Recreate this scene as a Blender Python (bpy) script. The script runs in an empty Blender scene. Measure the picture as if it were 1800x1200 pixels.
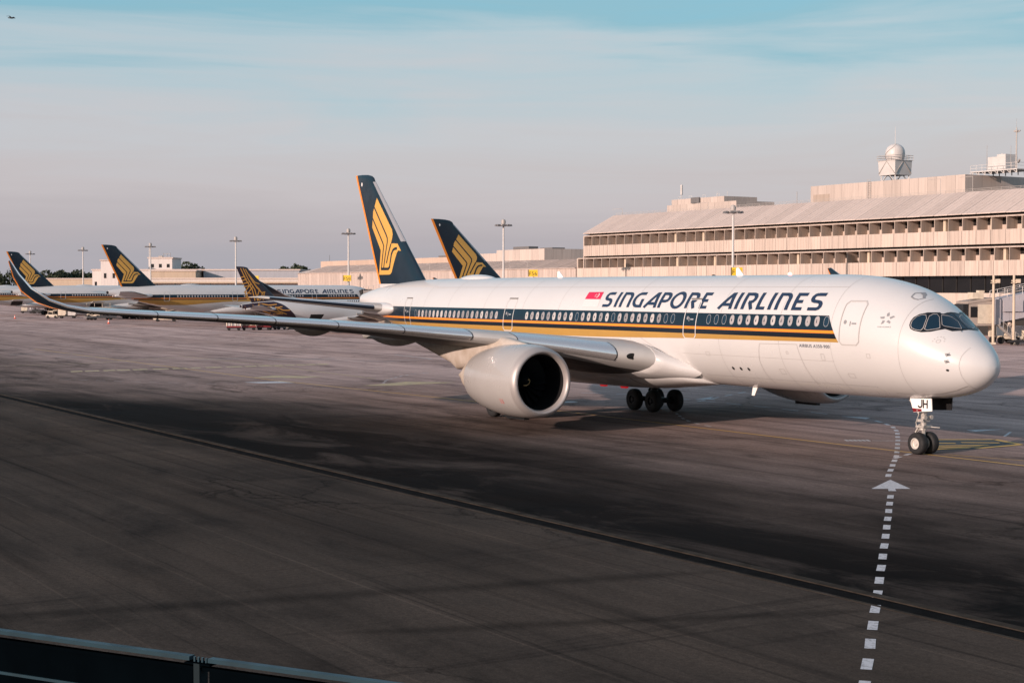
import bpy, bmesh, math, random
from mathutils import Vector, Matrix
from mathutils.geometry import tessellate_polygon

R = math.radians
random.seed(7)
scene = bpy.context.scene
COL = scene.collection

# ------------------------------------------------------------------ camera
cam_data = bpy.data.cameras.new('camera')
cam_data.sensor_width = 36.0
cam_data.lens = 56.04
cam_data.clip_start = 0.5
cam_data.clip_end = 12000
cam = bpy.data.objects.new('camera', cam_data)
COL.objects.link(cam)
cam.location = (0, 0, 7.89)
cam.rotation_euler = (R(90 - 1.906), 0, 0)
scene.camera = cam

# ------------------------------------------------------------------ sun and sky
SUN_EL = 13.0
SUN_DIR = Vector((-0.73, -0.683))
SUN_DIR.normalize()
sun_vec = Vector((SUN_DIR.x * math.cos(R(SUN_EL)), SUN_DIR.y * math.cos(R(SUN_EL)), math.sin(R(SUN_EL))))
sl = bpy.data.lights.new('sun', 'SUN')
sl.energy = 3.3
sl.angle = R(0.6)
sl.color = (1.0, 0.77, 0.66)
sun = bpy.data.objects.new('sun', sl)
COL.objects.link(sun)
sun.rotation_euler = sun_vec.to_track_quat('Z', 'Y').to_euler()
sun.location = (-200, -160, 80)

scene.view_settings.view_transform = 'Standard'
scene.view_settings.look = 'None'
scene.view_settings.gamma = 1.0
scene.view_settings.use_curve_mapping = False
scene.view_settings.exposure = 0.7
scene.cycles.max_bounces = 6
scene.cycles.use_denoising = True

world = bpy.data.worlds.new('World')
scene.world = world
world.use_nodes = True
wt = world.node_tree
wn, wl = wt.nodes, wt.links
wn.clear()


def node(nt, typ, **kw):
    n = nt.nodes.new(typ)
    for k, v in kw.items():
        if k == 'inputs':
            for kk, vv in v.items():
                n.inputs[kk].default_value = vv
        else:
            setattr(n, k, v)
    return n


def ramp(nt, stops, interp='LINEAR'):
    n = nt.nodes.new('ShaderNodeValToRGB')
    n.color_ramp.interpolation = interp
    e = n.color_ramp.elements
    while len(e) > 1:
        e.remove(e[0])
    e[0].position = stops[0][0]
    e[0].color = tuple(stops[0][1]) + (1,)
    for p, c in stops[1:]:
        x = e.new(p)
        x.color = tuple(c) + (1,)
    return n


w_out = node(wt, 'ShaderNodeOutputWorld')
w_bg = node(wt, 'ShaderNodeBackground')
w_bg.inputs['Strength'].default_value = 0.1
w_sky = node(wt, 'ShaderNodeTexSky', sky_type='NISHITA', sun_disc=False)
w_sky.sun_elevation = R(SUN_EL)
w_sky.sun_rotation = math.atan2(SUN_DIR.x, SUN_DIR.y)
w_sky.altitude = 10
w_sky.air_density = 1.4
w_sky.dust_density = 2.0
w_tc = node(wt, 'ShaderNodeTexCoord')
w_sep = node(wt, 'ShaderNodeSeparateXYZ')
wl.new(w_tc.outputs['Generated'], w_sep.inputs[0])
# streaky cirrus veil: the ramp position wanders with stretched noise
w_map = node(wt, 'ShaderNodeMapping')
w_map.inputs['Scale'].default_value = (1.0, 1.0, 9.0)
w_map.inputs['Rotation'].default_value = (R(2.0), R(-3.5), 0)
wl.new(w_tc.outputs['Generated'], w_map.inputs[0])
w_n1 = node(wt, 'ShaderNodeTexNoise', inputs={'Scale': 3.2, 'Detail': 7.0, 'Roughness': 0.55, 'Distortion': 0.6})
wl.new(w_map.outputs[0], w_n1.inputs['Vector'])
w_map2 = node(wt, 'ShaderNodeMapping')
w_map2.inputs['Scale'].default_value = (2.0, 2.0, 42.0)
w_map2.inputs['Rotation'].default_value = (R(-1.0), R(2.0), 0)
wl.new(w_tc.outputs['Generated'], w_map2.inputs[0])
w_n2 = node(wt, 'ShaderNodeTexNoise', inputs={'Scale': 2.0, 'Detail': 4.0, 'Roughness': 0.5, 'Distortion': 0.9})
wl.new(w_map2.outputs[0], w_n2.inputs['Vector'])
w_off = node(wt, 'ShaderNodeMath', operation='MULTIPLY_ADD', inputs={1: 0.15, 2: -0.075})
wl.new(w_n1.outputs['Fac'], w_off.inputs[0])
w_off2 = node(wt, 'ShaderNodeMath', operation='MULTIPLY_ADD', inputs={1: 0.05, 2: -0.025})
wl.new(w_n2.outputs['Fac'], w_off2.inputs[0])
w_offs = node(wt, 'ShaderNodeMath', operation='ADD')
wl.new(w_off.outputs[0], w_offs.inputs[0])
wl.new(w_off2.outputs[0], w_offs.inputs[1])
# less wandering close to the horizon
w_damp = node(wt, 'ShaderNodeMapRange', inputs={1: 0.0, 2: 0.14, 3: 0.25, 4: 1.0})
wl.new(w_sep.outputs['Z'], w_damp.inputs[0])
w_offd = node(wt, 'ShaderNodeMath', operation='MULTIPLY')
wl.new(w_offs.outputs[0], w_offd.inputs[0])
wl.new(w_damp.outputs[0], w_offd.inputs[1])
w_pos = node(wt, 'ShaderNodeMath', operation='ADD')
wl.new(w_sep.outputs['Z'], w_pos.inputs[0])
wl.new(w_offd.outputs[0], w_pos.inputs[1])
w_ramp = ramp(wt, [(0.0, (0.285, 0.285, 0.325)), (0.03, (0.335, 0.312, 0.345)), (0.065, (0.392, 0.366, 0.398)),
                   (0.098, (0.392, 0.40, 0.445)), (0.135, (0.315, 0.40, 0.465)), (0.172, (0.165, 0.34, 0.435)),
                   (0.205, (0.14, 0.35, 0.47)), (0.4, (0.22, 0.34, 0.44)), (1.0, (0.24, 0.32, 0.42))])
wl.new(w_pos.outputs[0], w_ramp.inputs[0])
w_x10 = node(wt, 'ShaderNodeVectorMath', operation='SCALE')
w_x10.inputs['Scale'].default_value = 8.9
wl.new(w_ramp.outputs[0], w_x10.inputs[0])
w_fac = node(wt, 'ShaderNodeMapRange', inputs={1: 0.0, 2: 1.0, 3: 0.92, 4: 0.4})
wl.new(w_sep.outputs['Z'], w_fac.inputs[0])
w_mix = node(wt, 'ShaderNodeMix', data_type='RGBA')
wl.new(w_fac.outputs[0], w_mix.inputs[0])
wl.new(w_sky.outputs[0], w_mix.inputs[6])
wl.new(w_x10.outputs[0], w_mix.inputs[7])
wl.new(w_mix.outputs[2], w_bg.inputs['Color'])
wl.new(w_bg.outputs[0], w_out.inputs[0])

# ------------------------------------------------------------------ materials
MATS = {}


def mat(name, color, rough=0.5, metal=0.0, noise=0.0, nscale=2.0, coat=0.0, emit=None, estr=0.0, bump=0.0, bscale=20.0, spec=0.5,
        stretch=(1, 1, 1), tint=None):
    if name in MATS:
        return MATS[name]
    m = bpy.data.materials.new(name)
    m.use_nodes = True
    nt = m.node_tree
    b = nt.nodes['Principled BSDF']
    b.inputs['Base Color'].default_value = tuple(color) + (1,)
    b.inputs['Roughness'].default_value = rough
    b.inputs['Metallic'].default_value = metal
    b.inputs['Specular IOR Level'].default_value = spec
    if coat:
        b.inputs['Coat Weight'].default_value = coat
        b.inputs['Coat Roughness'].default_value = 0.08
    if emit:
        b.inputs['Emission Color'].default_value = tuple(emit) + (1,)
        b.inputs['Emission Strength'].default_value = estr
    tc = node(nt, 'ShaderNodeTexCoord')
    mp = node(nt, 'ShaderNodeMapping')
    mp.inputs['Scale'].default_value = stretch
    nt.links.new(tc.outputs['Object'], mp.inputs[0])
    if noise:
        n = node(nt, 'ShaderNodeTexNoise', inputs={'Scale': nscale, 'Detail': 6.0, 'Roughness': 0.6})
        nt.links.new(mp.outputs[0], n.inputs['Vector'])
        t = tint or (1 - noise, 1 - noise, 1 - noise)
        lo = tuple(c * tt for c, tt in zip(color, t))
        hi = tuple(min(1, c * (1 + noise * 0.4)) for c in color)
        r = ramp(nt, [(0.3, lo), (0.7, hi)])
        nt.links.new(n.outputs['Fac'], r.inputs[0])
        nt.links.new(r.outputs[0], b.inputs['Base Color'])
        mr = node(nt, 'ShaderNodeMapRange', inputs={1: 0.3, 2: 0.7, 3: min(1, rough + 0.1), 4: max(0.02, rough - 0.05)})
        nt.links.new(n.outputs['Fac'], mr.inputs[0])
        nt.links.new(mr.outputs[0], b.inputs['Roughness'])
    if bump:
        n2 = node(nt, 'ShaderNodeTexNoise', inputs={'Scale': bscale, 'Detail': 4.0})
        nt.links.new(mp.outputs[0], n2.inputs['Vector'])
        bp = node(nt, 'ShaderNodeBump', inputs={'Strength': bump, 'Distance': 0.02})
        nt.links.new(n2.outputs['Fac'], bp.inputs['Height'])
        nt.links.new(bp.outputs[0], b.inputs['Normal'])
    MATS[name] = m
    return m


# aircraft
PAINT = mat('white_paint', (0.575, 0.562, 0.558), 0.3, noise=0.04, nscale=0.35, coat=0.35)
NAVY = mat('navy_paint', (0.0035, 0.013, 0.025), 0.32, noise=0.15, nscale=1.0, coat=0.2, spec=0.35)
INK = mat('dark_navy_paint', (0.004, 0.006, 0.012), 0.3, coat=0.3)
ORANGE = mat('orange_paint', (0.80, 0.24, 0.015), 0.35, coat=0.2)
GOLD = mat('gold_paint', (0.42, 0.235, 0.055), 0.35, noise=0.08, nscale=0.5, coat=0.2)
BIRDGOLD = mat('emblem_gold_paint', (0.60, 0.33, 0.07), 0.4)
TITLE = mat('title_paint', (0.012, 0.025, 0.06), 0.35)
SILVER = mat('bare_aluminium', (0.76, 0.74, 0.74), 0.2, metal=0.82)
LIPMET = mat('intake_lip_metal', (0.38, 0.35, 0.34), 0.46, metal=0.35)
COWL = mat('cowl_paint', (0.36, 0.34, 0.33), 0.28, noise=0.05, nscale=0.8, coat=0.4)
WGREY = mat('wing_grey', (0.42, 0.41, 0.40), 0.4, noise=0.12, nscale=0.7)
BELLY = mat('under_wing_shade_grey', (0.07, 0.066, 0.064), 0.5, noise=0.2, nscale=0.7)
FTF = mat('track_fairing_grey', (0.30, 0.285, 0.27), 0.35, noise=0.25, nscale=1.2)
PYLON = mat('pylon_paint', (0.46, 0.41, 0.37), 0.45, noise=0.18, nscale=0.9, tint=(0.72, 0.66, 0.58))
TYRE = mat('tyre_rubber', (0.012, 0.012, 0.013), 0.75, noise=0.3, nscale=4)
RIM = mat('wheel_rim', (0.62, 0.58, 0.53), 0.4, metal=0.3)
STRUT = mat('gear_strut_paint', (0.45, 0.42, 0.39), 0.45, metal=0.2, noise=0.3, nscale=6)
DARK = mat('dark_metal', (0.012, 0.012, 0.013), 0.5, metal=0.3)
BLACK = mat('plain_black', (0.006, 0.006, 0.007), 0.5)
LINE = mat('panel_line', (0.16, 0.145, 0.135), 0.6)
SEAM = mat('skin_seam', (0.36, 0.34, 0.33), 0.6)
LINE_L = mat('pale_panel_line', (0.40, 0.38, 0.37), 0.5)
DOORLINE = mat('door_edge', (0.42, 0.40, 0.39), 0.5)
DOORLIGHT = mat('door_edge_light', (0.60, 0.59, 0.58), 0.5)
GREYMARK = mat('grey_marking', (0.24, 0.24, 0.25), 0.5)
PANE = mat('cabin_pane', (0.40, 0.36, 0.355), 0.18, noise=0.35, nscale=1.1)
PANE2 = mat('cabin_pane_open', (0.27, 0.245, 0.245), 0.12, noise=0.3, nscale=1.1)
PANE3 = mat('cabin_pane_blind', (0.50, 0.46, 0.44), 0.3, noise=0.2, nscale=1.1)
PLUG = mat('window_plug', (0.008, 0.024, 0.045), 0.3)
WFRAME = mat('window_frame', (0.34, 0.35, 0.37), 0.35)
MASK = mat('cockpit_mask', (0.006, 0.006, 0.008), 0.35)
CPANE = mat('cockpit_glass', (0.004, 0.018, 0.035), 0.05, spec=0.6)
CFRAME = mat('cockpit_window_trim', (0.33, 0.31, 0.30), 0.4)
FLAGRED = mat('flag_red', (0.55, 0.012, 0.06), 0.4)
FLAGWHITE = mat('flag_white', (0.60, 0.58, 0.575), 0.4)
REDLIGHT = mat('red_beacon', (0.8, 0.02, 0.02), 0.3, emit=(1, 0.012, 0.02), estr=0.22)
TOPLIGHT = mat('top_beacon', (0.9, 0.3, 0.25), 0.3, emit=(1, 0.25, 0.2), estr=3.0)
PLACARD = mat('placard_white', (0.80, 0.77, 0.75), 0.4)
PLACRED = mat('placard_red', (0.16, 0.006, 0.01), 0.4)
PURPLE = mat('aubergine_paint', (0.020, 0.008, 0.018), 0.35, coat=0.3)
LATTICE = mat('lattice_gold', (0.55, 0.27, 0.05), 0.4)
SPIN = mat('spinner_mark', (0.7, 0.45, 0.2), 0.4)


# ------------------------------------------------------------------ mesh helpers
def tag(o, label=None, cat=None, group=None, kind=None):
    if label:
        o['label'] = label
    if cat:
        o['category'] = cat
    if group:
        o['group'] = group
    if kind:
        o['kind'] = kind
    return o


def empty(name, loc=(0, 0, 0), rz=0.0, parent=None):
    o = bpy.data.objects.new(name, None)
    o.empty_display_size = 0.3
    COL.objects.link(o)
    o.location = loc
    o.rotation_euler = (0, 0, rz)
    if parent:
        o.parent = parent
    return o


class MB:
    def __init__(self):
        self.v = []
        self.f = []

    def add(self, vs, fs):
        b = len(self.v)
        self.v.extend(tuple(p) for p in vs)
        self.f.extend(tuple(i + b for i in q) for q in fs)
        return self

    def box(self, x0, x1, y0, y1, z0, z1):
        vs = [(x, y, z) for x in (x0, x1) for y in (y0, y1) for z in (z0, z1)]
        return self.add(vs, [(0, 1, 3, 2), (4, 6, 7, 5), (0, 4, 5, 1), (2, 3, 7, 6), (0, 2, 6, 4), (1, 5, 7, 3)])

    def frustum(self, x0, x1, y0, y1, z0, X0, X1, Y0, Y1, z1):
        vs = [(x0, y0, z0), (x1, y0, z0), (x1, y1, z0), (x0, y1, z0), (X0, Y0, z1), (X1, Y0, z1), (X1, Y1, z1), (X0, Y1, z1)]
        return self.add(vs, [(3, 2, 1, 0), (4, 5, 6, 7), (0, 1, 5, 4), (1, 2, 6, 5), (2, 3, 7, 6), (3, 0, 4, 7)])

    def tube(self, p, q, r0, r1=None, n=10, cap=True):
        p, q = Vector(p), Vector(q)
        r1 = r0 if r1 is None else r1
        d = (q - p).normalized()
        a = d.orthogonal().normalized()
        b = d.cross(a)
        vs = []
        for c, r in ((p, r0), (q, r1)):
            for i in range(n):
                t = 2 * math.pi * i / n
                vs.append(c + a * (r * math.cos(t)) + b * (r * math.sin(t)))
        fs = [(i, (i + 1) % n, n + (i + 1) % n, n + i) for i in range(n)]
        if cap:
            fs += [tuple(range(n - 1, -1, -1)), tuple(range(n, 2 * n))]
        return self.add(vs, fs)

    def beam(self, p, q, w, h=None, up=(0, 0, 1)):
        h = w if h is None else h
        p, q = Vector(p), Vector(q)
        d = (q - p).normalized()
        u = Vector(up)
        s = d.cross(u)
        if s.length < 1e-4:
            s = d.orthogonal()
        s.normalize()
        u = s.cross(d)
        vs = []
        for c in (p, q):
            for sx, sz in ((-1, -1), (1, -1), (1, 1), (-1, 1)):
                vs.append(c + s * (sx * w / 2) + u * (sz * h / 2))
        return self.add(vs, [(3, 2, 1, 0), (4, 5, 6, 7), (0, 1, 5, 4), (1, 2, 6, 5), (2, 3, 7, 6), (3, 0, 4, 7)])

    def path(self, pts, r, n=8):
        for a, b in zip(pts[:-1], pts[1:]):
            self.tube(a, b, r, r, n)
        return self

    def loft(self, rings, closed=True, cap0=False, cap1=False):
        n = len(rings[0])
        vs = [p for r in rings for p in r]
        fs = []
        m = n if closed else n - 1
        for k in range(len(rings) - 1):
            for i in range(m):
                j = (i + 1) % n
                fs.append((k * n + i, k * n + j, (k + 1) * n + j, (k + 1) * n + i))
        if cap0:
            fs.append(tuple(range(n - 1, -1, -1)))
        if cap1:
            b = (len(rings) - 1) * n
            fs.append(tuple(range(b, b + n)))
        return self.add(vs, fs)

    def lathe(self, prof, n=32, o=(0, 0, 0), axis='x', cap0=False, cap1=False):
        rings = []
        for x, r in prof:
            ring = []
            for i in range(n):
                t = 2 * math.pi * i / n
                c, s = r * math.cos(t), r * math.sin(t)
                if axis == 'x':
                    ring.append((o[0] + x, o[1] + c, o[2] + s))
                elif axis == 'y':
                    ring.append((o[0] + s, o[1] + x, o[2] + c))
                else:
                    ring.append((o[0] + c, o[1] + s, o[2] + x))
            rings.append(ring)
        return self.loft(rings, True, cap0, cap1)

    def prism(self, poly, fn, h):
        # poly in 2d; fn(a, b, h) gives a point; extruded from h[0] to h[1]
        n = len(poly)
        vs = [fn(a, b, h[0]) for a, b in poly] + [fn(a, b, h[1]) for a, b in poly]
        tris = tessellate_polygon([[Vector((a, b, 0)) for a, b in poly]])
        fs = [tuple(t) for t in tris] + [tuple(i + n for i in reversed(t)) for t in tris]
        fs += [(i, (i + 1) % n, n + (i + 1) % n, n + i) for i in range(n)]
        return self.add(vs, fs)

    def poly(self, pts2, fn, level=0):
        tris = tessellate_polygon([[Vector((a, b, 0)) for a, b in pts2]])
        T = [tuple(pts2[i] for i in t) for t in tris]
        for _ in range(level):
            N = []
            for a, b, c in T:
                ab = ((a[0] + b[0]) / 2, (a[1] + b[1]) / 2)
                bc = ((c[0] + b[0]) / 2, (c[1] + b[1]) / 2)
                ca = ((a[0] + c[0]) / 2, (a[1] + c[1]) / 2)
                N += [(a, ab, ca), (ab, b, bc), (ca, bc, c), (ab, bc, ca)]
            T = N
        idx = {}
        vs, fs = [], []
        for t in T:
            q = []
            for p in t:
                k = (round(p[0], 5), round(p[1], 5))
                if k not in idx:
                    idx[k] = len(vs)
                    vs.append(fn(p[0], p[1]))
                q.append(idx[k])
            if len(set(q)) == 3:
                fs.append(tuple(q))
        return self.add(vs, fs)

    def mesh(self, name, m=None, smooth=True, angle=38, fix=False):
        me = bpy.data.meshes.new(name)
        me.from_pydata([tuple(p) for p in self.v], [], self.f)
        if fix:
            bm = bmesh.new()
            bm.from_mesh(me)
            bmesh.ops.remove_doubles(bm, verts=bm.verts, dist=1e-5)
            bmesh.ops.recalc_face_normals(bm, faces=bm.faces)
            bm.to_mesh(me)
            bm.free()
        if smooth:
            me.shade_smooth()
            me.set_sharp_from_angle(angle=R(angle))
        if m:
            me.materials.append(m)
        return me

    def build(self, name, m, parent=None, smooth=True, angle=38, fix=True):
        o = bpy.data.objects.new(name, self.mesh(name, m, smooth, angle, fix))
        COL.objects.link(o)
        if parent:
            o.parent = parent
        return o


def link(me, name, parent=None, loc=(0, 0, 0), rot=(0, 0, 0), scale=(1, 1, 1)):
    o = bpy.data.objects.new(name, me)
    COL.objects.link(o)
    o.location = loc
    o.rotation_euler = rot
    o.scale = scale
    if parent:
        o.parent = parent
    return o


def copy_tree(o, parent=None):
    c = o.copy()
    COL.objects.link(c)
    c.parent = parent
    for ch in o.children:
        copy_tree(ch, c)
    return c


def stroke(pts, w, closed=False):
    """outline quads of a thick polyline in 2d with mitred corners"""
    n = len(pts)
    P = [Vector(p) for p in pts]
    L, Rr = [], []
    for i in range(n):
        if closed:
            a, b, c = P[i - 1], P[i], P[(i + 1) % n]
        else:
            a, b, c = P[max(0, i - 1)], P[i], P[min(n - 1, i + 1)]
        d0 = (b - a) if (b - a).length > 1e-9 else (c - b)
        d1 = (c - b) if (c - b).length > 1e-9 else (b - a)
        d0, d1 = d0.normalized(), d1.normalized()
        t = (d0 + d1)
        t = t.normalized() if t.length > 1e-6 else d0
        nn = Vector((-t.y, t.x))
        k = max(0.45, nn.dot(Vector((-d0.y, d0.x))))
        L.append(b + nn * (w / 2 / k))
        Rr.append(b - nn * (w / 2 / k))
    out = []
    for i in range(n if closed else n - 1):
        j = (i + 1) % n
        out.append([tuple(L[i]), tuple(L[j]), tuple(Rr[j]), tuple(Rr[i])])
    return out


def text_mesh(s, size=1.0, align='LEFT', space=1.0):
    cu = bpy.data.curves.new('txt', 'FONT')
    cu.body = s
    cu.size = size
    cu.align_x = align
    cu.space_character = space
    cu.fill_mode = 'FRONT'
    cu.resolution_u = 3
    o = bpy.data.objects.new('txt', cu)
    COL.objects.link(o)
    dg = bpy.context.evaluated_depsgraph_get()
    me = o.evaluated_get(dg).to_mesh()
    vs = [tuple(v.co) for v in me.vertices]
    fs = [tuple(p.vertices) for p in me.polygons]
    o.evaluated_get(dg).to_mesh_clear()
    bpy.data.objects.remove(o)
    bpy.data.curves.remove(cu)
    return vs, fs


def smooth(tab, x):
    n = len(tab)
    if x <= tab[0][0]:
        return tab[0][1]
    if x >= tab[-1][0]:
        return tab[-1][1]
    d = [(tab[i + 1][1] - tab[i][1]) / (tab[i + 1][0] - tab[i][0]) for i in range(n - 1)]

    def mm(i):
        if i == 0:
            return d[0]
        if i == n - 1:
            return d[-1]
        if d[i - 1] * d[i] <= 0:
            return 0
        h0 = tab[i][0] - tab[i - 1][0]
        h1 = tab[i + 1][0] - tab[i][0]
        w1, w2 = 2 * h1 + h0, h1 + 2 * h0
        return (w1 + w2) / (w1 / d[i - 1] + w2 / d[i])
    i = 0
    while x > tab[i + 1][0]:
        i += 1
    H = tab[i + 1][0] - tab[i][0]
    t = (x - tab[i][0]) / H
    return ((1 + 2 * t) * (1 - t) ** 2) * tab[i][1] + t * (1 - t) ** 2 * H * mm(i) + t * t * (3 - 2 * t) * tab[i + 1][1] + t * t * (t - 1) * H * mm(i + 1)

# ------------------------------------------------------------------ ground
AX = Vector((-0.5197, 0.8544))   # along the taxilane, away from the camera
AN = Vector((0.8544, 0.5197))    # across it


def tn(t, n, z=0.0):
    p = AX * t + AN * n
    return (p.x, p.y, z)


def ground_material():
    m = bpy.data.materials.new('apron_pavement')
    m.use_nodes = True
    nt = m.node_tree
    L = nt.links
    b = nt.nodes['Principled BSDF']
    geo = node(nt, 'ShaderNodeNewGeometry')
    dn = node(nt, 'ShaderNodeVectorMath', operation='DOT_PRODUCT')
    dn.inputs[1].default_value = (AN.x, AN.y, 0)
    L.new(geo.outputs['Position'], dn.inputs[0])
    dt = node(nt, 'ShaderNodeVectorMath', operation='DOT_PRODUCT')
    dt.inputs[1].default_value = (AX.x, AX.y, 0)
    L.new(geo.outputs['Position'], dt.inputs[0])
    cv = node(nt, 'ShaderNodeCombineXYZ')
    L.new(dt.outputs['Value'], cv.inputs[0])
    L.new(dn.outputs['Value'], cv.inputs[1])

    def noise(scale_xyz, scale, detail=6, rough=0.6, dist=0.0):
        mp = node(nt, 'ShaderNodeMapping')
        mp.inputs['Scale'].default_value = scale_xyz
        L.new(cv.outputs[0], mp.inputs[0])
        n = node(nt, 'ShaderNodeTexNoise', inputs={'Scale': scale, 'Detail': detail, 'Roughness': rough, 'Distortion': dist})
        L.new(mp.outputs[0], n.inputs['Vector'])
        return n.outputs['Fac']

    def math_(op, a, bb, c=None):
        n = node(nt, 'ShaderNodeMath', operation=op)
        for i, x in enumerate((a, bb, c)):
            if x is None:
                continue
            if isinstance(x, (int, float)):
                n.inputs[i].default_value = x
            else:
                L.new(x, n.inputs[i])
        return n.outputs[0]

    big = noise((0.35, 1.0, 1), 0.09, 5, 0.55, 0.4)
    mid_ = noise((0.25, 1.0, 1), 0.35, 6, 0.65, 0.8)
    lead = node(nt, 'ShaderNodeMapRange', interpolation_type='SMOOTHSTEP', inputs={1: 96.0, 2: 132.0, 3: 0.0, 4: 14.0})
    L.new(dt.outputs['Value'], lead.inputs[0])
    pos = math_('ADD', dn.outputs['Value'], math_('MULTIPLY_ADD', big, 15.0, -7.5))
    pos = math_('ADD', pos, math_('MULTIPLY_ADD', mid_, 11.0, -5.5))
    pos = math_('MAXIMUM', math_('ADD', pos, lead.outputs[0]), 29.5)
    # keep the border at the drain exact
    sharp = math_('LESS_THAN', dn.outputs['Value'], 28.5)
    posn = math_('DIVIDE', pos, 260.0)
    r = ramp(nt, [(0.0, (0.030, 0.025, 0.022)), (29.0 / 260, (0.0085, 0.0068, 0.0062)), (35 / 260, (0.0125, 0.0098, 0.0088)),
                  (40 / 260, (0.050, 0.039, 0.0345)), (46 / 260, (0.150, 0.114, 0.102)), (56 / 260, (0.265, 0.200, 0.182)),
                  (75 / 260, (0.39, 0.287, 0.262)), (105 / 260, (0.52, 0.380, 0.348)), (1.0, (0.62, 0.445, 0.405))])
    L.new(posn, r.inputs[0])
    near = ramp(nt, [(0.25, (0.043, 0.0335, 0.028)), (0.5, (0.060, 0.0475, 0.040)), (0.75, (0.074, 0.0585, 0.049))])
    L.new(noise((0.3, 1.0, 1), 0.16, 6, 0.6, 0.5), near.inputs[0])
    # worn lighter patches that break up the dark asphalt strip
    wp = ramp(nt, [(0.50, (0, 0, 0)), (0.64, (0.75, 0.75, 0.75))])
    L.new(noise((0.45, 1.0, 1), 0.2, 8, 0.66, 0.9), wp.inputs[0])
    wf = math_('MULTIPLY', wp.outputs[0], math_('LESS_THAN', dn.outputs['Value'], 50.0))
    wm = node(nt, 'ShaderNodeMix', data_type='RGBA')
    L.new(wf, wm.inputs[0])
    L.new(r.outputs[0], wm.inputs[6])
    wm.inputs[7].default_value = (0.072, 0.057, 0.050, 1)
    mx = node(nt, 'ShaderNodeMix', data_type='RGBA')
    L.new(sharp, mx.inputs[0])
    L.new(wm.outputs[2], mx.inputs[6])
    L.new(near.outputs[0], mx.inputs[7])
    # tyre streaks and worn bands along the lane
    st = noise((0.045, 1.0, 1), 0.55, 8, 0.62, 0.3)
    sr = ramp(nt, [(0.28, (0.48, 0.48, 0.49)), (0.44, (0.9, 0.9, 0.9)), (0.6, (1.08, 1.08, 1.08)), (0.78, (1.35, 1.32, 1.28))])
    L.new(st, sr.inputs[0])
    # oil and rubber blotches
    bl = noise((0.5, 1.0, 1), 0.22, 7, 0.65, 0.8)
    br = ramp(nt, [(0.30, (0.5, 0.49, 0.49)), (0.45, (0.92, 0.92, 0.92)), (0.62, (1.1, 1.09, 1.08)), (0.75, (1.32, 1.28, 1.24))])
    L.new(bl, br.inputs[0])
    fine = noise((1, 1, 1), 6.0, 5, 0.75)
    fr = ramp(nt, [(0.3, (0.74, 0.74, 0.74)), (0.7, (1.24, 1.24, 1.24))])
    fine2 = noise((1, 1, 1), 22.0, 3, 0.8)
    fr2 = ramp(nt, [(0.3, (0.7, 0.7, 0.7)), (0.7, (1.3, 1.3, 1.3))])
    L.new(fine2, fr2.inputs[0])
    L.new(fine, fr.inputs[0])
    # long narrow tyre marks along the lane
    ty = noise((0.012, 1.0, 1), 1.9, 5, 0.7, 0.15)
    tyr = ramp(nt, [(0.34, (0.60, 0.60, 0.61)), (0.43, (1, 1, 1)), (0.60, (1, 1, 1)), (0.72, (1.14, 1.13, 1.12))])
    L.new(ty, tyr.inputs[0])
    # broad dirty lanes on the far apron
    bd_ = noise((0.03, 1.0, 1), 0.11, 5, 0.6, 0.5)
    bdr = ramp(nt, [(0.32, (0.58, 0.55, 0.53)), (0.45, (0.9, 0.89, 0.88)), (0.6, (1.05, 1.05, 1.05)), (0.75, (1.15, 1.14, 1.13))])
    L.new(bd_, bdr.inputs[0])
    # tyre arcs turning off the lane
    ty2 = noise((0.6, 0.016, 1), 1.2, 4, 0.7, 0.6)
    tyr2 = ramp(nt, [(0.33, (0.72, 0.72, 0.73)), (0.42, (1, 1, 1))])
    L.new(ty2, tyr2.inputs[0])

    # slab joints: thin dark grooves, only where a patchy mask lets them show
    def joint(src, spacing, width, shift=0.0):
        q = math_('MODULO', math_('ADD', src, 4000.0 + shift), spacing)
        q = math_('SUBTRACT', q, spacing / 2)
        q = math_('ABSOLUTE', q, 0)
        return math_('LESS_THAN', q, width / 2)
    jw = math_('MULTIPLY_ADD', noise((1, 1, 1), 0.25, 3), 0.12, 0.0)
    jn = joint(dn.outputs['Value'], 7.5, 0.07, 1.6)
    jt = joint(dt.outputs['Value'], 7.5, 0.07, 0.4)
    jj = math_('MAXIMUM', jn, jt)
    far_only = math_('GREATER_THAN', dn.outputs['Value'], 44.0)
    jj = math_('MULTIPLY', jj, far_only)
    near_j = math_('MULTIPLY', joint(dn.outputs['Value'], 3.6, 0.08, 0.9), sharp)
    jr = ramp(nt, [(0.0, (1, 1, 1)), (1.0, (0.62, 0.61, 0.60))])
    L.new(math_('MULTIPLY', jj, noise((0.4, 0.4, 1), 0.3, 3)), jr.inputs[0])
    njr = ramp(nt, [(0.0, (1, 1, 1)), (1.0, (1.5, 1.46, 1.42))])
    L.new(math_('MULTIPLY', near_j, noise((0.15, 0.5, 1), 0.5, 4)), njr.inputs[0])
    # hairline cracks
    mpv = node(nt, 'ShaderNodeMapping')
    mpv.inputs['Scale'].default_value = (0.16, 0.22, 1)
    L.new(cv.outputs[0], mpv.inputs[0])
    wob = node(nt, 'ShaderNodeTexNoise', inputs={'Scale': 1.4, 'Detail': 5.0, 'Roughness': 0.7})
    L.new(mpv.outputs[0], wob.inputs['Vector'])
    addv = node(nt, 'ShaderNodeVectorMath', operation='MULTIPLY_ADD')
    addv.inputs[1].default_value = (0.9, 0.9, 0)
    L.new(wob.outputs['Color'], addv.inputs[0])
    L.new(mpv.outputs[0], addv.inputs[2])
    vo = node(nt, 'ShaderNodeTexVoronoi', feature='DISTANCE_TO_EDGE', inputs={'Scale': 0.9})
    L.new(addv.outputs[0], vo.inputs['Vector'])
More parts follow.
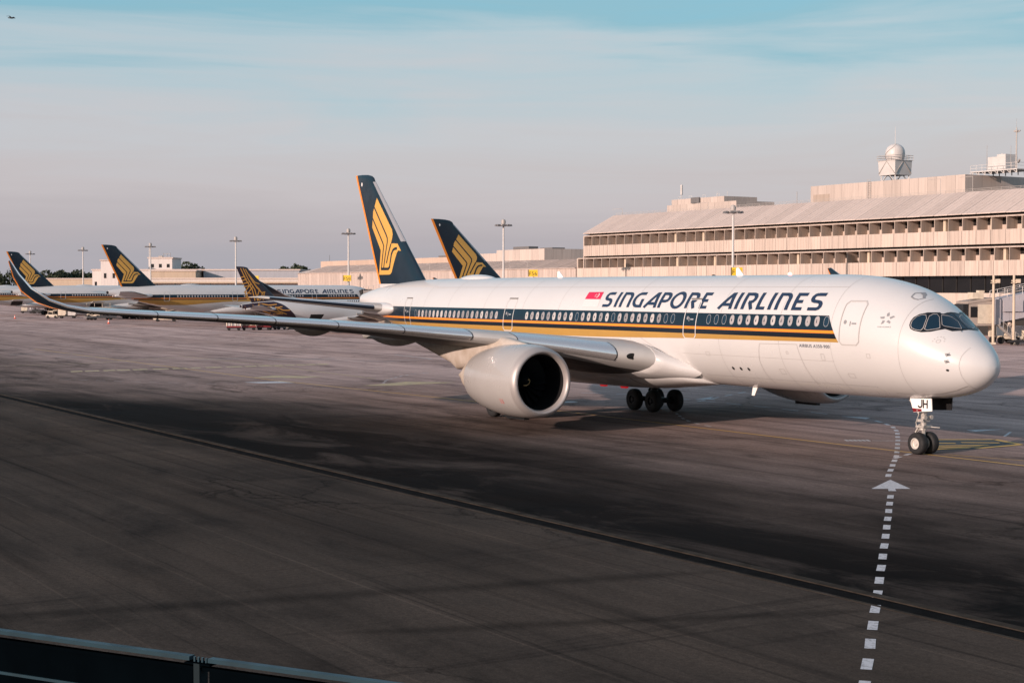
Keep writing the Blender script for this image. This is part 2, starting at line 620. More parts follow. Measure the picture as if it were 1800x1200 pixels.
    crk = ramp(nt, [(0.0, (0.45, 0.45, 0.45)), (0.012, (0.8, 0.8, 0.8)), (0.022, (1, 1, 1))])
    L.new(vo.outputs['Distance'], crk.inputs[0])
    crm = node(nt, 'ShaderNodeMix', data_type='RGBA')
    crf = ramp(nt, [(0.5, (0, 0, 0)), (0.6, (1, 1, 1))])
    L.new(noise((0.5, 0.7, 1), 0.08, 3), crf.inputs[0])
    L.new(crf.outputs[0], crm.inputs[0])
    crm.inputs[6].default_value = (1, 1, 1, 1)
    L.new(crk.outputs[0], crm.inputs[7])

    # two soft shadow bands painted into the foreground slab colour
    def shade_band(px, py, dx, dy, width, ln):
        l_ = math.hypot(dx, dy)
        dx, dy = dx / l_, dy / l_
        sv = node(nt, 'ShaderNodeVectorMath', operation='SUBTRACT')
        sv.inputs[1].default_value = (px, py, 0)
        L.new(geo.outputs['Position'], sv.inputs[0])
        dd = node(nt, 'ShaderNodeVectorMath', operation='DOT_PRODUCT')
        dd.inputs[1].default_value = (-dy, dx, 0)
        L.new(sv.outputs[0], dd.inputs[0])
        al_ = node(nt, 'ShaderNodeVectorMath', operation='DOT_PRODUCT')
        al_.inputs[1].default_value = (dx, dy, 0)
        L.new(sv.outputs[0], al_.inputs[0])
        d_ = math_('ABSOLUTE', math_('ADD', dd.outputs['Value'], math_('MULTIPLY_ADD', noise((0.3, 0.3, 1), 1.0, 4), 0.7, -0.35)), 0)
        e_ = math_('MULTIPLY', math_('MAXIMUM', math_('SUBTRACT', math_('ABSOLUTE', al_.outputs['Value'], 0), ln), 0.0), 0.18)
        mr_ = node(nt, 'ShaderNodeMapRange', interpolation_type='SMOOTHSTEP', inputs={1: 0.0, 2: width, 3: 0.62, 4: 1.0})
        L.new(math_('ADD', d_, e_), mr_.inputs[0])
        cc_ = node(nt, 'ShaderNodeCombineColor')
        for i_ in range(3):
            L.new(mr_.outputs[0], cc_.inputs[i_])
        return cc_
    t1_ = shade_band(-5.0, 40.6, 12.3, 4.2, 0.85, 9.0)
    t3_ = shade_band(2.5, 37.6, 8.0, 1.6, 0.6, 5.0)
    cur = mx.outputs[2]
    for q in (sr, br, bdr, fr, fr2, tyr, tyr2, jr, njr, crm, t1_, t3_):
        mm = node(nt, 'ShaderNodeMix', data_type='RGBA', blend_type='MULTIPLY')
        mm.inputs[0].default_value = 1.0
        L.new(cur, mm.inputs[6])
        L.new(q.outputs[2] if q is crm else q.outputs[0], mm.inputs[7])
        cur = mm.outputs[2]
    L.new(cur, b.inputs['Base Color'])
    rr = node(nt, 'ShaderNodeMapRange', inputs={1: 0.3, 2: 0.7, 3: 0.8, 4: 0.95})
    L.new(bl, rr.inputs[0])
    L.new(rr.outputs[0], b.inputs['Roughness'])
    b.inputs['Specular IOR Level'].default_value = 0.025
    bp = node(nt, 'ShaderNodeBump', inputs={'Strength': 0.35, 'Distance': 0.015})
    L.new(noise((1, 1, 1), 9.0, 4, 0.7), bp.inputs['Height'])
    L.new(bp.outputs[0], b.inputs['Normal'])
    return m


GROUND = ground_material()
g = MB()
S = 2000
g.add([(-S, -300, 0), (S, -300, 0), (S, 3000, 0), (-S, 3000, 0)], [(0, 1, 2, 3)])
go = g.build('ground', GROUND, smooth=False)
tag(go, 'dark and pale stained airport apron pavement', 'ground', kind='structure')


def paint_mat(name, c, under, wear=0.4, sc=3.0):
    m = bpy.data.materials.new(name)
    m.use_nodes = True
    nt = m.node_tree
    b = nt.nodes['Principled BSDF']
    b.inputs['Roughness'].default_value = 0.7
    geo = node(nt, 'ShaderNodeNewGeometry')
    n = node(nt, 'ShaderNodeTexNoise', inputs={'Scale': sc, 'Detail': 8.0, 'Roughness': 0.75})
    nt.links.new(geo.outputs['Position'], n.inputs['Vector'])
    r = ramp(nt, [(wear - 0.12, under), (wear + 0.05, c)])
    nt.links.new(n.outputs['Fac'], r.inputs[0])
    nt.links.new(r.outputs[0], b.inputs['Base Color'])
    return m


WHITEPAINT = paint_mat('road_paint_white', (0.52, 0.505, 0.525), (0.13, 0.115, 0.112), 0.455, 7.0)
YELLOWPAINT = paint_mat('road_paint_yellow', (0.56, 0.33, 0.06), (0.16, 0.12, 0.09), 0.38, 3.0)
PALEYELLOW = paint_mat('worn_yellow_paint', (0.50, 0.385, 0.20), (0.28, 0.215, 0.17), 0.5, 1.5)
BLACKPAINT = paint_mat('road_paint_black', (0.025, 0.028, 0.032), (0.05, 0.045, 0.045), 0.3, 3.0)
WORNWHITE = paint_mat('worn_white_paint', (0.42, 0.38, 0.38), (0.2, 0.17, 0.165), 0.46, 2.0)
BEAM = mat('drain_edge_concrete', (0.046, 0.037, 0.030), 0.9, noise=0.5, nscale=1.3, spec=0.05)
SLOT = mat('drain_slot_dark', (0.007, 0.006, 0.006), 0.9, noise=0.4, nscale=1.5, spec=0.03)
PATCHD = mat('asphalt_patch_dark', (0.028, 0.023, 0.021), 0.9, noise=0.6, nscale=0.5, spec=0.05)
PATCHL = mat('concrete_patch_pale', (0.13, 0.108, 0.103), 0.85, noise=0.35, nscale=0.35)


def sheet(name, pts, z, m, parent=None):
    b = MB()
    b.poly([tuple(p) for p in pts], lambda x, y: (x, y, z), 0)
    return b.build(name, m, parent, smooth=False)


def ribbon(name, pts, w, z, m, parent=None):
    b = MB()
    for q in stroke(pts, w):
        b.add([(x, y, z) for x, y in q], [(0, 1, 2, 3)])
    return b.build(name, m, parent, smooth=False)


def resample(pts, step):
    out, d = [], 0.0
    P = [Vector(p) for p in pts]
    acc = [0.0]
    for a, b in zip(P[:-1], P[1:]):
        acc.append(acc[-1] + (b - a).length)
    s = 0.0
    while s <= acc[-1]:
        for i in range(len(P) - 1):
            if acc[i] <= s <= acc[i + 1] + 1e-9:
                k = (s - acc[i]) / max(1e-9, acc[i + 1] - acc[i])
                out.append((P[i].lerp(P[i + 1], k), (P[i + 1] - P[i]).normalized()))
                break
        s += step
    return out


def dashes(parent, pts, pitch, length, w, z, m, name='dash'):
    base = MB()
    base.add([(-length / 2, -w / 2, 0), (length / 2, -w / 2, 0), (length / 2, w / 2, 0), (-length / 2, w / 2, 0)], [(0, 1, 2, 3)])
    me = base.mesh(name, m, smooth=False)
    for p, d in resample(pts, pitch):
        link(me, name, parent, (p.x, p.y, z), (0, 0, math.atan2(d.y, d.x) + random.uniform(-0.02, 0.02)))


# slot drain between the two pavements
dr = empty('drain_channel', tn(100, 28.5))
tag(dr, 'dark slot drain with pale concrete edges crossing the foreground', 'drain', kind='structure')
for nm, n0, n1, z, mm in (('slot', 28.3, 28.95, 0.004, SLOT), ('edge_beam', 28.95, 29.30, 0.03, BEAM), ('edge_beam', 28.16, 28.3, 0.012, BEAM)):
    b = MB()
    vs = [tn(t, n, zz) for t in (-60, 330) for n in (n0, n1) for zz in (0.001, z)]
    b.add(vs, [(0, 1, 3, 2), (4, 6, 7, 5), (0, 4, 5, 1), (2, 3, 7, 6), (1, 5, 7, 3)])
    o = b.build(nm, mm, smooth=False)
    o.parent = dr
    o.matrix_parent_inverse = dr.matrix_world.inverted()
    o.location = (-dr.location.x, -dr.location.y, 0)
    o.matrix_parent_inverse = Matrix()

# white dashed guide line with its arrows
gl = empty('dashed_guide_line')
tag(gl, 'white dashed guide line running up from the bottom edge to the nose wheel', 'road marking', kind='structure')
d0 = Vector((14.35 - 7.14, 60.21 - 31.99)).normalized()
pts = [tuple(Vector((7.14, 31.99)) - d0 * 8), (7.14, 31.99), (10.86, 46.56), (14.35, 60.21)]
dashes(gl, [(14.35, 60.21), (11.86, 50.38), (9.4, 40.79), (7.14, 31.99), (4.9, 23.3)], 1.985, 1.0, 0.235, 0.006, WHITEPAINT)
dashes(gl, [(15.9, 67.1), (18.2, 75.2), (19.95, 82.2), (21.27, 87.8), (21.77, 91.1), (21.81, 93.8), (21.6, 95.6)], 2.0, 1.0, 0.24, 0.006, WHITEPAINT)
sheet('arrow', [(15.62, 65.6), (14.16, 62.6), (14.82, 62.6), (14.68, 61.9), (14.98, 61.9), (15.10, 62.6), (15.71, 62.6)], 0.006, WHITEPAINT, gl)
dashes(gl, [(18.0, 74.2), (18.9, 75.7), (19.9, 77.4)], 1.6, 0.9, 0.22, 0.010, WHITEPAINT)

al = empty('lane_arrow')
tag(al, 'white lane arrows and thin dashes painted under the fuselage', 'road marking', kind='structure')
sheet('arrow', [(20.3, 98.4), (21.9, 94.9), (21.4, 96.2), (21.9, 97.2), (20.9, 98.0)], 0.006, WHITEPAINT, al)
sheet('arrow', [(12.95, 113.0), (14.75, 116.3), (14.3, 114.6), (14.45, 112.9), (13.9, 113.2)], 0.006, WHITEPAINT, al)
sheet('arrow', [(24.4, 86.9), (27.6, 89.2), (26.1, 88.8), (25.3, 88.6), (25.6, 87.9)], 0.006, WHITEPAINT, al)
sheet('arrow', [(2.9, 109.5), (4.6, 110.5), (4.3, 111.4), (2.9, 110.9)], 0.006, WHITEPAINT, al)
sheet('arrow', [(-22.6, 134.0), (-19.7, 135.4), (-18.2, 133.2), (-20.9, 132.4)], 0.006, WHITEPAINT, al)
dashes(al, [(19.44, 100.7), (16.98, 105.5), (15.07, 108.8), (13.0, 112.5), (9.27, 118), (4.56, 121.0)], 3.0, 1.7, 0.2, 0.006, WHITEPAINT)
dashes(al, [(13.3, 111.8), (15.8, 117.2), (19.0, 123.8)], 3.2, 1.7, 0.2, 0.006, WHITEPAINT)
dashes(al, [(10.39, 100.2), (10.38, 96.7), (10.57, 93.8), (11.6, 90.0)], 1.8, 0.9, 0.18, 0.006, WHITEPAINT)
dashes(al, [(-10.7, 131.3), (-10.8, 137), (-10.2, 142.3), (-9.2, 147), (-8, 149)], 2.0, 1.1, 0.22, 0.006, WORNWHITE)
dashes(al, [(-52, 138), (-38.4, 137.9), (-29.6, 133.7), (-18.4, 129), (-9.15, 122.6), (0, 120.8), (4.5, 117)], 1.9, 1.0, 0.14, 0.006, WORNWHITE)
ribbon('edge_line', [(18.7, 82.5), (20.9, 82.3)], 0.14, 0.006, WHITEPAINT, al)
for k in range(6):
    x = 17.3 + k * 0.22
    sheet('block', [(x, 82.2), (x + 0.17, 82.2), (x + 0.19, 83.0), (x + 0.02, 83.0)], 0.006, WHITEPAINT, al)
ribbon('edge_line', [(26.3, 84.9), (27.4, 87.4)], 0.14, 0.006, WHITEPAINT, al)
ribbon('edge_line', [(29.5, 90.8), (31.0, 92.2)], 0.16, 0.006, WHITEPAINT, al)

yl = empty('taxi_line')
tag(yl, 'thin yellow taxi centreline running under the nose wheel', 'road marking', kind='structure')
ribbon('line', [(-62, 207), (-20.56, 137), (-3.1, 111.9), (3.63, 101.6), (9.82, 91.5), (14.88, 83.2), (18.61, 77.4), (22.83, 70.8), (31, 58)], 0.2, 0.006, YELLOWPAINT, yl)
ribbon('line', [(20.6, 75.6), (24.8, 71.6), (30.0, 67.5)], 0.10, 0.010, YELLOWPAINT, yl)

sb = empty('stand_marking')
tag(sb, 'yellow and black stand number panel painted behind the nose wheel', 'road marking', kind='structure')
sheet('panel', [(20.3, 77.7), (21.7, 83.0), (25.3, 83.2), (25.9, 80.2), (23.0, 78.2)], 0.012, BLACKPAINT, sb)
for a, b_ in (((20.35, 77.8), (22.6, 78.6)), ((20.6, 78.7), (23.4, 79.3)), ((20.8, 79.6), (24.0, 80.0)), ((21.2, 81.1), (22.6, 81.0)), ((21.7, 82.9), (25.2, 83.0)),
              ((25.2, 83.0), (25.7, 80.4)), ((23.0, 81.4), (24.9, 81.2)), ((22.9, 78.4), (25.7, 80.3))):
    ribbon('stripe', [a, b_], 0.36, 0.016, YELLOWPAINT, sb)

ym = empty('yellow_ground_lettering_band')
tag(ym, 'faded yellow block markings on the pale apron left of the engine', 'road marking', kind='structure')
P0, P1 = Vector((-42.1, 151.0)), Vector((-19.5, 166.0))
dv = (P1 - P0).normalized()
nv = Vector((-dv.y, dv.x))
k = 0.0
while k < (P1 - P0).length:
    a = P0 + dv * k
    w = random.uniform(0.9, 1.9)
    sheet('block', [tuple(a - nv * 0.9), tuple(a + dv * w - nv * 0.9), tuple(a + dv * (w + 0.5) + nv * 0.9), tuple(a + dv * 0.5 + nv * 0.9)], 0.006, PALEYELLOW, ym)
    k += w + random.uniform(0.15, 0.6)
sheet('block', [(-12.2, 129.0), (-9.0, 134.6), (-4.6, 133.6), (-6.6, 131.8), (-9.6, 129.0)], 0.012, PALEYELLOW, ym)
sheet('block', [(-23.0, 141.0), (-21.6, 144.2), (-16.8, 142.6), (-18.6, 140.2)], 0.006, PALEYELLOW, ym)
ribbon('line', [(-58, 158), (-44.5, 167.5), (-38.5, 182)], 0.28, 0.006, PALEYELLOW, ym)
ribbon('line', [(-39, 186), (-26, 165), (-19, 152), (-12, 139)], 0.22, 0.014, PALEYELLOW, ym)
ribbon('line', [(-34, 182), (-14, 172), (-9, 178), (-14, 190)], 0.3, 0.010, WORNWHITE, ym)
for q in ([(-60, 190), (-52, 192)], [(-52, 182), (-47, 184)], [(-35, 176), (-30.5, 178.5)], [(-27, 176.5), (-20, 179)]):
    ribbon('line', q, 0.5, 0.018, WORNWHITE, ym)

# ------------------------------------------------------------------ terminal building (t along the facade, n towards the apron, z up)
def precast(name, c, streak=0.3):
    m = bpy.data.materials.new(name)
    m.use_nodes = True
    nt = m.node_tree
    b = nt.nodes['Principled BSDF']
    b.inputs['Roughness'].default_value = 0.85
    tc = node(nt, 'ShaderNodeNewGeometry')
    oi = node(nt, 'ShaderNodeObjectInfo')
    mp = node(nt, 'ShaderNodeMapping')
    mp.inputs['Scale'].default_value = (1.6, 1.6, 0.12)
    nt.links.new(tc.outputs['Position'], mp.inputs[0])
    n = node(nt, 'ShaderNodeTexNoise', inputs={'Scale': 1.0, 'Detail': 7.0, 'Roughness': 0.65})
    nt.links.new(mp.outputs[0], n.inputs['Vector'])
    r = ramp(nt, [(0.28, tuple(x * (1 - streak) for x in c)), (0.5, c), (0.8, tuple(min(1, x * 1.08) for x in c))])
    nt.links.new(n.outputs['Fac'], r.inputs[0])
    mr = node(nt, 'ShaderNodeMapRange', inputs={1: 0.0, 2: 1.0, 3: 0.9, 4: 1.06})
    nt.links.new(oi.outputs['Random'], mr.inputs[0])
    sc = node(nt, 'ShaderNodeVectorMath', operation='SCALE')
    nt.links.new(r.outputs[0], sc.inputs[0])
    nt.links.new(mr.outputs[0], sc.inputs['Scale'])
    nt.links.new(sc.outputs[0], b.inputs['Base Color'])
    MATS[name] = m
    return m


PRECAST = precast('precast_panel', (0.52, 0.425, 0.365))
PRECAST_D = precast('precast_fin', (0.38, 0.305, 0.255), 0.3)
ROOFP = precast('roof_panel', (0.55, 0.45, 0.40), 0.14)
CORR = precast('corrugated_wall', (0.50, 0.415, 0.37), 0.18)
PENT = precast('plant_room_panel', (0.49, 0.41, 0.365), 0.18)
GLASSD = mat('dark_curtain_glass', (0.012, 0.011, 0.012), 0.12, noise=0.4, nscale=0.3, spec=0.5)
CELLGLASS = mat('cell_window_glass', (0.02, 0.018, 0.018), 0.2)
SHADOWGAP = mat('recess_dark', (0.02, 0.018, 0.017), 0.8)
COLUMN = mat('column_cream', (0.58, 0.47, 0.36), 0.8, noise=0.15, nscale=1.0)
WHITEMET = mat('white_metal', (0.56, 0.53, 0.51), 0.45, noise=0.12, nscale=0.8)
RAILMET = mat('rail_metal', (0.36, 0.33, 0.31), 0.5)
PALEGREY = mat('pale_grey_cladding', (0.42, 0.40, 0.41), 0.6, noise=0.12, nscale=0.4)
BRIDGE = mat('jetbridge_cladding', (0.42, 0.40, 0.43), 0.55, noise=0.12, nscale=0.5)
CREAM = mat('cream_paint', (0.62, 0.53, 0.42), 0.5, noise=0.2, nscale=2.0)
REDP = mat('dark_red_paint', (0.22, 0.02, 0.025), 0.45, noise=0.2, nscale=2.0)
GSEDARK = mat('equipment_dark', (0.02, 0.02, 0.022), 0.6, noise=0.3, nscale=3.0)
GSEGREY = mat('equipment_grey', (0.16, 0.15, 0.15), 0.5, noise=0.2, nscale=2.0)
YELLOW = mat('sign_yellow', (0.72, 0.46, 0.01), 0.5)
SIGNBLACK = mat('sign_black', (0.02, 0.017, 0.01), 0.6)

TR = R(121.8)
F0 = (83.0, 260.0, 0)
term = empty('terminal_building', F0, TR)
tag(term, 'long beige concrete terminal with two rows of recessed windows and a sloping roof', 'building')
T0, T1 = -72.0, 126.0
PIT = 3.15


def bx(name, m, parent, *dims, **kw):
    b = MB()
    b.box(*dims)
    return b.build(name, m, parent, smooth=False, fix=False)


# core volumes set back behind the facade
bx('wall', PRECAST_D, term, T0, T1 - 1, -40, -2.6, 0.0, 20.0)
bx('floor_slab', PRECAST, term, T0, T1, -2.9, -0.06, 17.3, 17.52)
bx('floor_slab', PRECAST, term, T0, T1 + 2.4, -2.9, -0.06, 12.35, 12.52)
bx('lintel_beam', PRECAST, term, T0, T1 + .1, -2.5, 0.06, 19.72, 19.96)
bx('lintel_beam', PRECAST, term, T0, T1 + 2.6, -2.5, 0.06, 14.64, 14.86)
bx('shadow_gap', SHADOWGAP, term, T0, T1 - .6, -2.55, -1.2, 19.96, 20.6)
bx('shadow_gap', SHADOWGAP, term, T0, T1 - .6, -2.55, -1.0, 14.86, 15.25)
bx('end_wall', PRECAST, term, T1, T1 + .3, -40, 0.05, 10.0, 19.9)
bx('end_wall', PRECAST, term, T1 + 2.6, T1 + 2.9, -40, 0.04, 0.0, 14.8)
bx('lower_block', PRECAST, term, T1 + .3, T1 + 2.6, -40, -2.6, 0.0, 14.6)

# spandrel panels
pm = MB()
pm.box(0.045, PIT - 0.045, -0.12, 0.16, 0, 2.40)
for k in range(1, 4):
    x = PIT * k / 4
    pm.box(x - .02, x + .02, 0.16, 0.19, 0.0, 2.40)
pan_u = pm.mesh('spandrel_panel', PRECAST, smooth=False)
pm = MB()
pm.box(0.045, PIT - 0.045, -0.12, 0.16, 0, 2.52)
for k in range(1, 4):
    x = PIT * k / 4
    pm.box(x - .02, x + .02, 0.16, 0.19, 0.0, 2.52)
pan_l = pm.mesh('spandrel_panel', PRECAST, smooth=False)
k = 0
t = T1 - PIT
while t > T0:
    link(pan_u, 'spandrel_panel', term, (t, random.uniform(-.015, .015), 15.24))
    t -= PIT
t = T1 + 2.5 - PIT
while t > T0:
    link(pan_l, 'spandrel_panel', term, (t, random.uniform(-.015, .015), 10.03))
    t -= PIT

# cells: fins, back window, sill panel
fb = MB()
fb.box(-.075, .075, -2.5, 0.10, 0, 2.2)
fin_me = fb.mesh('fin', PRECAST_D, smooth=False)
gb = MB()
gb.box(.1, PIT - .1, -2.58, -2.5, 1.0, 2.18)
glass_me = gb.mesh('window', CELLGLASS, smooth=False)
sbm = MB()
sbm.box(.08, PIT - .08, -2.59, -2.42, 0.0, 1.0)
sill_me = sbm.mesh('sill_panel', PRECAST, smooth=False)
cb = MB()
cb.box(.5, 1.05, -1.6, -1.05, 0, 2.2)
col_me = cb.mesh('column', COLUMN, smooth=False)
for z, tstart, shift in ((17.52, T1 - .1, 0), (12.52, T1 + 2.4, 2)):
    t = tstart
    i = 0
    while t > T0 + 3:
        wide = (i % 12) == 1 + shift
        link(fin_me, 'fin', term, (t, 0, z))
        step = PIT
        t -= step
        link(glass_me, 'window', term, (t, 0, z))
        link(sill_me, 'sill_panel', term, (t, 0, z))
        if wide or (i % 6 == 4 + shift // 2):
            link(col_me, 'column', term, (t + random.choice((.2, 1.2)), 0, z))
        i += 1

# dark glazed storey, wall and undercroft
bx('glazing', GLASSD, term, T0, T1, -2.6, -2.2, 7.1, 10.03)
mb_ = MB()
mb_.box(-.06, .06, -2.25, -2.05, 7.1, 10.0)
mul = mb_.mesh('mullion', SHADOWGAP, smooth=False)
t = T1
while t > T0:
    link(mul, 'mullion', term, (t, 0, 0))
    t -= 3.15
bx('apron_wall', PRECAST, term, T0, T1 + 2, -2.6, -0.4, 4.2, 7.1)
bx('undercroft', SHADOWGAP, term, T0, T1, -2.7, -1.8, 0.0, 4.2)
mb_ = MB()
mb_.box(-.3, .3, -1.4, -0.8, 0, 4.2)
uc = mb_.mesh('column', PRECAST, smooth=False)
t = T1
while t > T0:
    link(uc, 'column', term, (t, 0, 0))
    t -= 9.45

# sloped roof: separate standing-seam panels
rb = MB()
z0r, z1r, n0r, n1r = 20.32, 24.62, 0.55, -8.0
vs = [(x, n, z + dz) for x in (0.05, PIT - 0.05) for n, z in ((n0r, z0r), (n1r, z1r)) for dz in (0, .16)]
rb.add(vs, [(0, 1, 3, 2), (4, 6, 7, 5), (0, 4, 5, 1), (2, 3, 7, 6), (0, 2, 6, 4), (1, 5, 7, 3)])
for x in (1.05, 2.1):
    rb.beam((x, n0r, z0r + .17), (x, n1r, z1r + .17), .05, .05)
roof_me = rb.mesh('roof_panel', ROOFP, smooth=False)
t = T1 - PIT - .3
while t > T0:
    link(roof_me, 'roof_panel', term, (t, 0, random.uniform(-.012, .012)))
    t -= PIT
b = MB()
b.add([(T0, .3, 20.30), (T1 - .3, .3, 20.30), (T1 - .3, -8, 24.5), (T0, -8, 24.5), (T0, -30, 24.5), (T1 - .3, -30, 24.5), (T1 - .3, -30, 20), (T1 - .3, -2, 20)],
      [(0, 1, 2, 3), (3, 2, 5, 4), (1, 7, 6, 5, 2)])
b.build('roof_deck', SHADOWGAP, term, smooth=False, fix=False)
rl = MB()
for zz in (25.25, 24.98):
    rl.beam((T0, -8.3, zz), (T1 - 1, -8.3, zz), .05)
t = T1 - 1
while t > T0:
    rl.beam((t, -8.3, 24.5), (t, -8.3, 25.25), .05)
    t -= 2.1
rl.build('roof_rail', RAILMET, term, smooth=False, fix=False)

# plant rooms on the roof


def panel_box(parent, t0, t1, n0, n1, z0, z1, step, m, name='plant_room'):
    """a clad block; cladding sheets on the two visible faces are pieces of their own"""
    o = bx(name, SHADOWGAP, parent, t0 + .05, t1 - .05, n1, n0 - .08, z0, z1 - .05)
    w = (t1 - t0) / round((t1 - t0) / step)
    q = MB()
    q.box(.02, w - .02, -.08, 0.0, 0, z1 - z0)
    me = q.mesh('cladding_sheet', m, smooth=False)
    for i in range(int(round((t1 - t0) / w))):
        link(me, 'cladding_sheet', o, (t0 + i * w, n0 + random.uniform(-.01, .01), z0))
    d = n0 - n1
    w2 = d / max(1, round(d / step))
    q = MB()
    q.box(-.03, .05, .02, w2 - .02, 0, z1 - z0)
    me2 = q.mesh('cladding_sheet', m, smooth=False)
    for i in range(int(round(d / w2))):
        link(me2, 'cladding_sheet', o, (t0, n1 + i * w2, z0))
    return o


panel_box(term, 30.4, 72.1, -20, -44, 24.4, 29.0, 2.3, PENT)
panel_box(term, 96.0, 121.0, -20, -31, 24.4, 27.2, 2.5, PENT)
panel_box(term, 100.7, 119.8, -20.4, -30, 27.2, 28.45, 2.4, PENT)
bx('service_door', PRECAST_D, term, 66.5, 71.2, -20.0, -19.9, 24.5, 27.2)
bx('louvre', GSEGREY, term, 109.0, 112.0, -20.2, -19.9, 27.3, 28.6)
b = MB()
for t_, z0_, z1_ in ((118.1, 28.4, 32.0), (105.0, 28.4, 29.7), (101.5, 28.4, 29.6)):
    b.tube((t_, -22, z0_), (t_, -22, z1_), .05, .04, 6)
b.tube((118.1, -22, 29.6), (118.1, -22, 31.9), .28, .28, 10)
for t_ in (103, 108, 113, 117):
    b.beam((t_, -21, 28.4), (t_, -21, 29.1), .05)
    b.beam((t_ + 1, -21, 28.4), (t_ + 1, -21, 29.1), .05)
    b.beam((t_, -21, 29.1), (t_ + 1, -21, 29.1), .05)
b.build('roof_aerial', WHITEMET, term)
b = MB()
for t_ in (54.6, 55.4):
    b.beam((t_, -19.8, 24.5), (t_, -19.8, 29.6), .07)
for k in range(14):
    b.beam((54.6, -19.8, 24.8 + k * .35), (55.4, -19.8, 24.8 + k * .35), .05)
b.build('roof_ladder', RAILMET, term, smooth=False)
b = MB()
for t_ in (19.5, 27.0):
    b.beam((t_, -10, 24.5), (t_, -10, 27.6), .08)
    b.beam((t_, -10, 27.6), (t_ + 3.0, -10, 27.6), .08)
b.build('lamp_bracket', RAILMET, term, smooth=False)
b = MB()
for t_ in (123.5, 92.0):
    b.beam((t_, -9, 24.6), (t_, -9, 26.3), .08)
    b.beam((t_, -9, 26.3), (t_ + 4.0, -9, 26.3), .07)
b.tube((64, -9, 24.6), (64, -9, 27.2), .06, .06, 6)
b.build('lamp_bracket', RAILMET, term, smooth=False)

# radar dome on its clad cabin
rd_p = Matrix.Rotation(TR, 4, 'Z') @ Vector((55.1, -27, 29.0))
rd = empty('radar_dome', (F0[0] + rd_p.x, F0[1] + rd_p.y, 29.0), TR)
tag(rd, 'white radar dome on a clad cabin standing on the terminal roof', 'radar dome')
b = MB()
for x in (-1.9, 1.9):
    for y in (-1.9, 1.9):
        b.beam((x, y, 0), (x, y, 2.0), .22)
for x0, x1 in ((-1.9, 0), (1.9, 0)):
    for y in (-1.9, 1.9):
        b.beam((x0, y, 0), (x1, y, 1.9), .12)
        b.beam((y, x0, 0), (y, x1, 1.9), .12)
b.build('support_frame', WHITEMET, rd, smooth=False)
b = MB()
b.frustum(-2.2, 2.2, -2.2, 2.2, 1.5, -2.35, 2.35, -2.35, 2.35, 4.4)
b.build('cabin', WHITEMET, rd, smooth=False)
b = MB()
for zz in (4.45, 4.95, 5.4):
    for a, c in (((-2.5, -2.5), (2.5, -2.5)), ((2.5, -2.5), (2.5, 2.5)), ((2.5, 2.5), (-2.5, 2.5)), ((-2.5, 2.5), (-2.5, -2.5))):
        b.beam(a + (zz,), c + (zz,), .08)
for x in (-2.5, -.8, .8, 2.5):
    for y in (-2.5, 2.5):
        b.beam((x, y, 4.4), (x, y, 5.4), .07)
        b.beam((y, x, 4.4), (y, x, 5.4), .07)
for x in (-2.2, 2.2):
    b.beam((x, 2.35, 1.8), (0, 2.35, 4.3), .1)
    b.beam((-2.35, x, 1.8), (-2.35, 0, 4.3), .1)
b.build('guard_rail', RAILMET, rd, smooth=False)
b = MB()
b.lathe([(4.4, 1.62), (5.0, 1.86), (5.8, 1.96), (6.5, 1.9), (7.1, 1.6), (7.55, 1.12), (7.8, .6), (7.9, .01)], 28, (0, 0, 0), 'z')
b.build('dome', WHITEMET, rd, angle=60)
b = MB()
pts = []
for k in range(14):
    f = k / 13
    zz = 4.6 + 3.2 * f
    r_ = smooth([(4.4, 1.64), (5.0, 1.88), (5.8, 1.98), (6.5, 1.92), (7.1, 1.62), (7.55, 1.14), (7.8, .62)], zz) + .02
    a = R(20 + 130 * f)
    pts.append((r_ * math.cos(a), r_ * math.sin(a), zz))
b.path(pts, .05, 5)
b.build('dome_stair_rail', RAILMET, rd)
b = MB()
for x in (-2.5, 2.5):
    b.tube((x, -2.5 if x > 0 else 2.5, 4.4), (x, -2.5 if x > 0 else 2.5, 11.0), .05, .03, 5)
b.tube((0, 0, 7.85), (0, 0, 8.9), .06, .04, 5)
b.build('lightning_rod', WHITEMET, rd)

# equipment platform at the right
ep_p = Matrix.Rotation(TR, 4, 'Z') @ Vector((27.2, -27, 29.0))
ep = empty('equipment_platform', (F0[0] + ep_p.x, F0[1] + ep_p.y, 29.0), TR)
tag(ep, 'white steel platform with a cabinet and mast on the terminal roof at far right', 'platform')
b = MB()
b.box(-5.5, 5.5, -3, 3, .55, .75)
for k in range(8):
    x = -5.2 + k * 1.48
    b.beam((x, 2.8, 0), (x, 2.8, .6), .18)
    b.beam((x, 2.8, 0), (x + .74, 2.8, .6), .1)
    b.beam((x, -2.8, 0), (x, -2.8, .6), .18)
b.build('deck', WHITEMET, ep, smooth=False)
b = MB()
b.box(-1.6, 2.6, -1.6, 1.6, .75, 3.3)
b.box(-1.4, .6, -1.4, 1.4, 3.3, 3.7)
b.tube((.6, 0, 3.3), (.6, 0, 4.0), .4, .1, 10)
b.build('cabinet', WHITEMET, ep, smooth=False)
b = MB()
for zz in (1.3, 1.85):
    b.beam((-5.5, 3, zz), (5.5, 3, zz), .06)
    b.beam((-5.5, -3, zz), (-5.5, 3, zz), .06)
for k in range(9):
    b.beam((-5.5 + k * 1.375, 3, .75), (-5.5 + k * 1.375, 3, 1.85), .06)
b.build('guard_rail', WHITEMET, ep, smooth=False)
b = MB()
b.tube((-4.0, 1.5, .75), (-4.0, 1.5, 8.3), .16, .1, 8)
b.tube((-4.0, 1.5, 8.3), (-4.0, 1.5, 10.0), .03, .02, 5)
b.beam((-4.0, 1.5, 7.4), (-4.9, 1.5, 7.7), .16)
b.box(-4.4, -3.6, 1.2, 1.8, 7.5, 7.8)
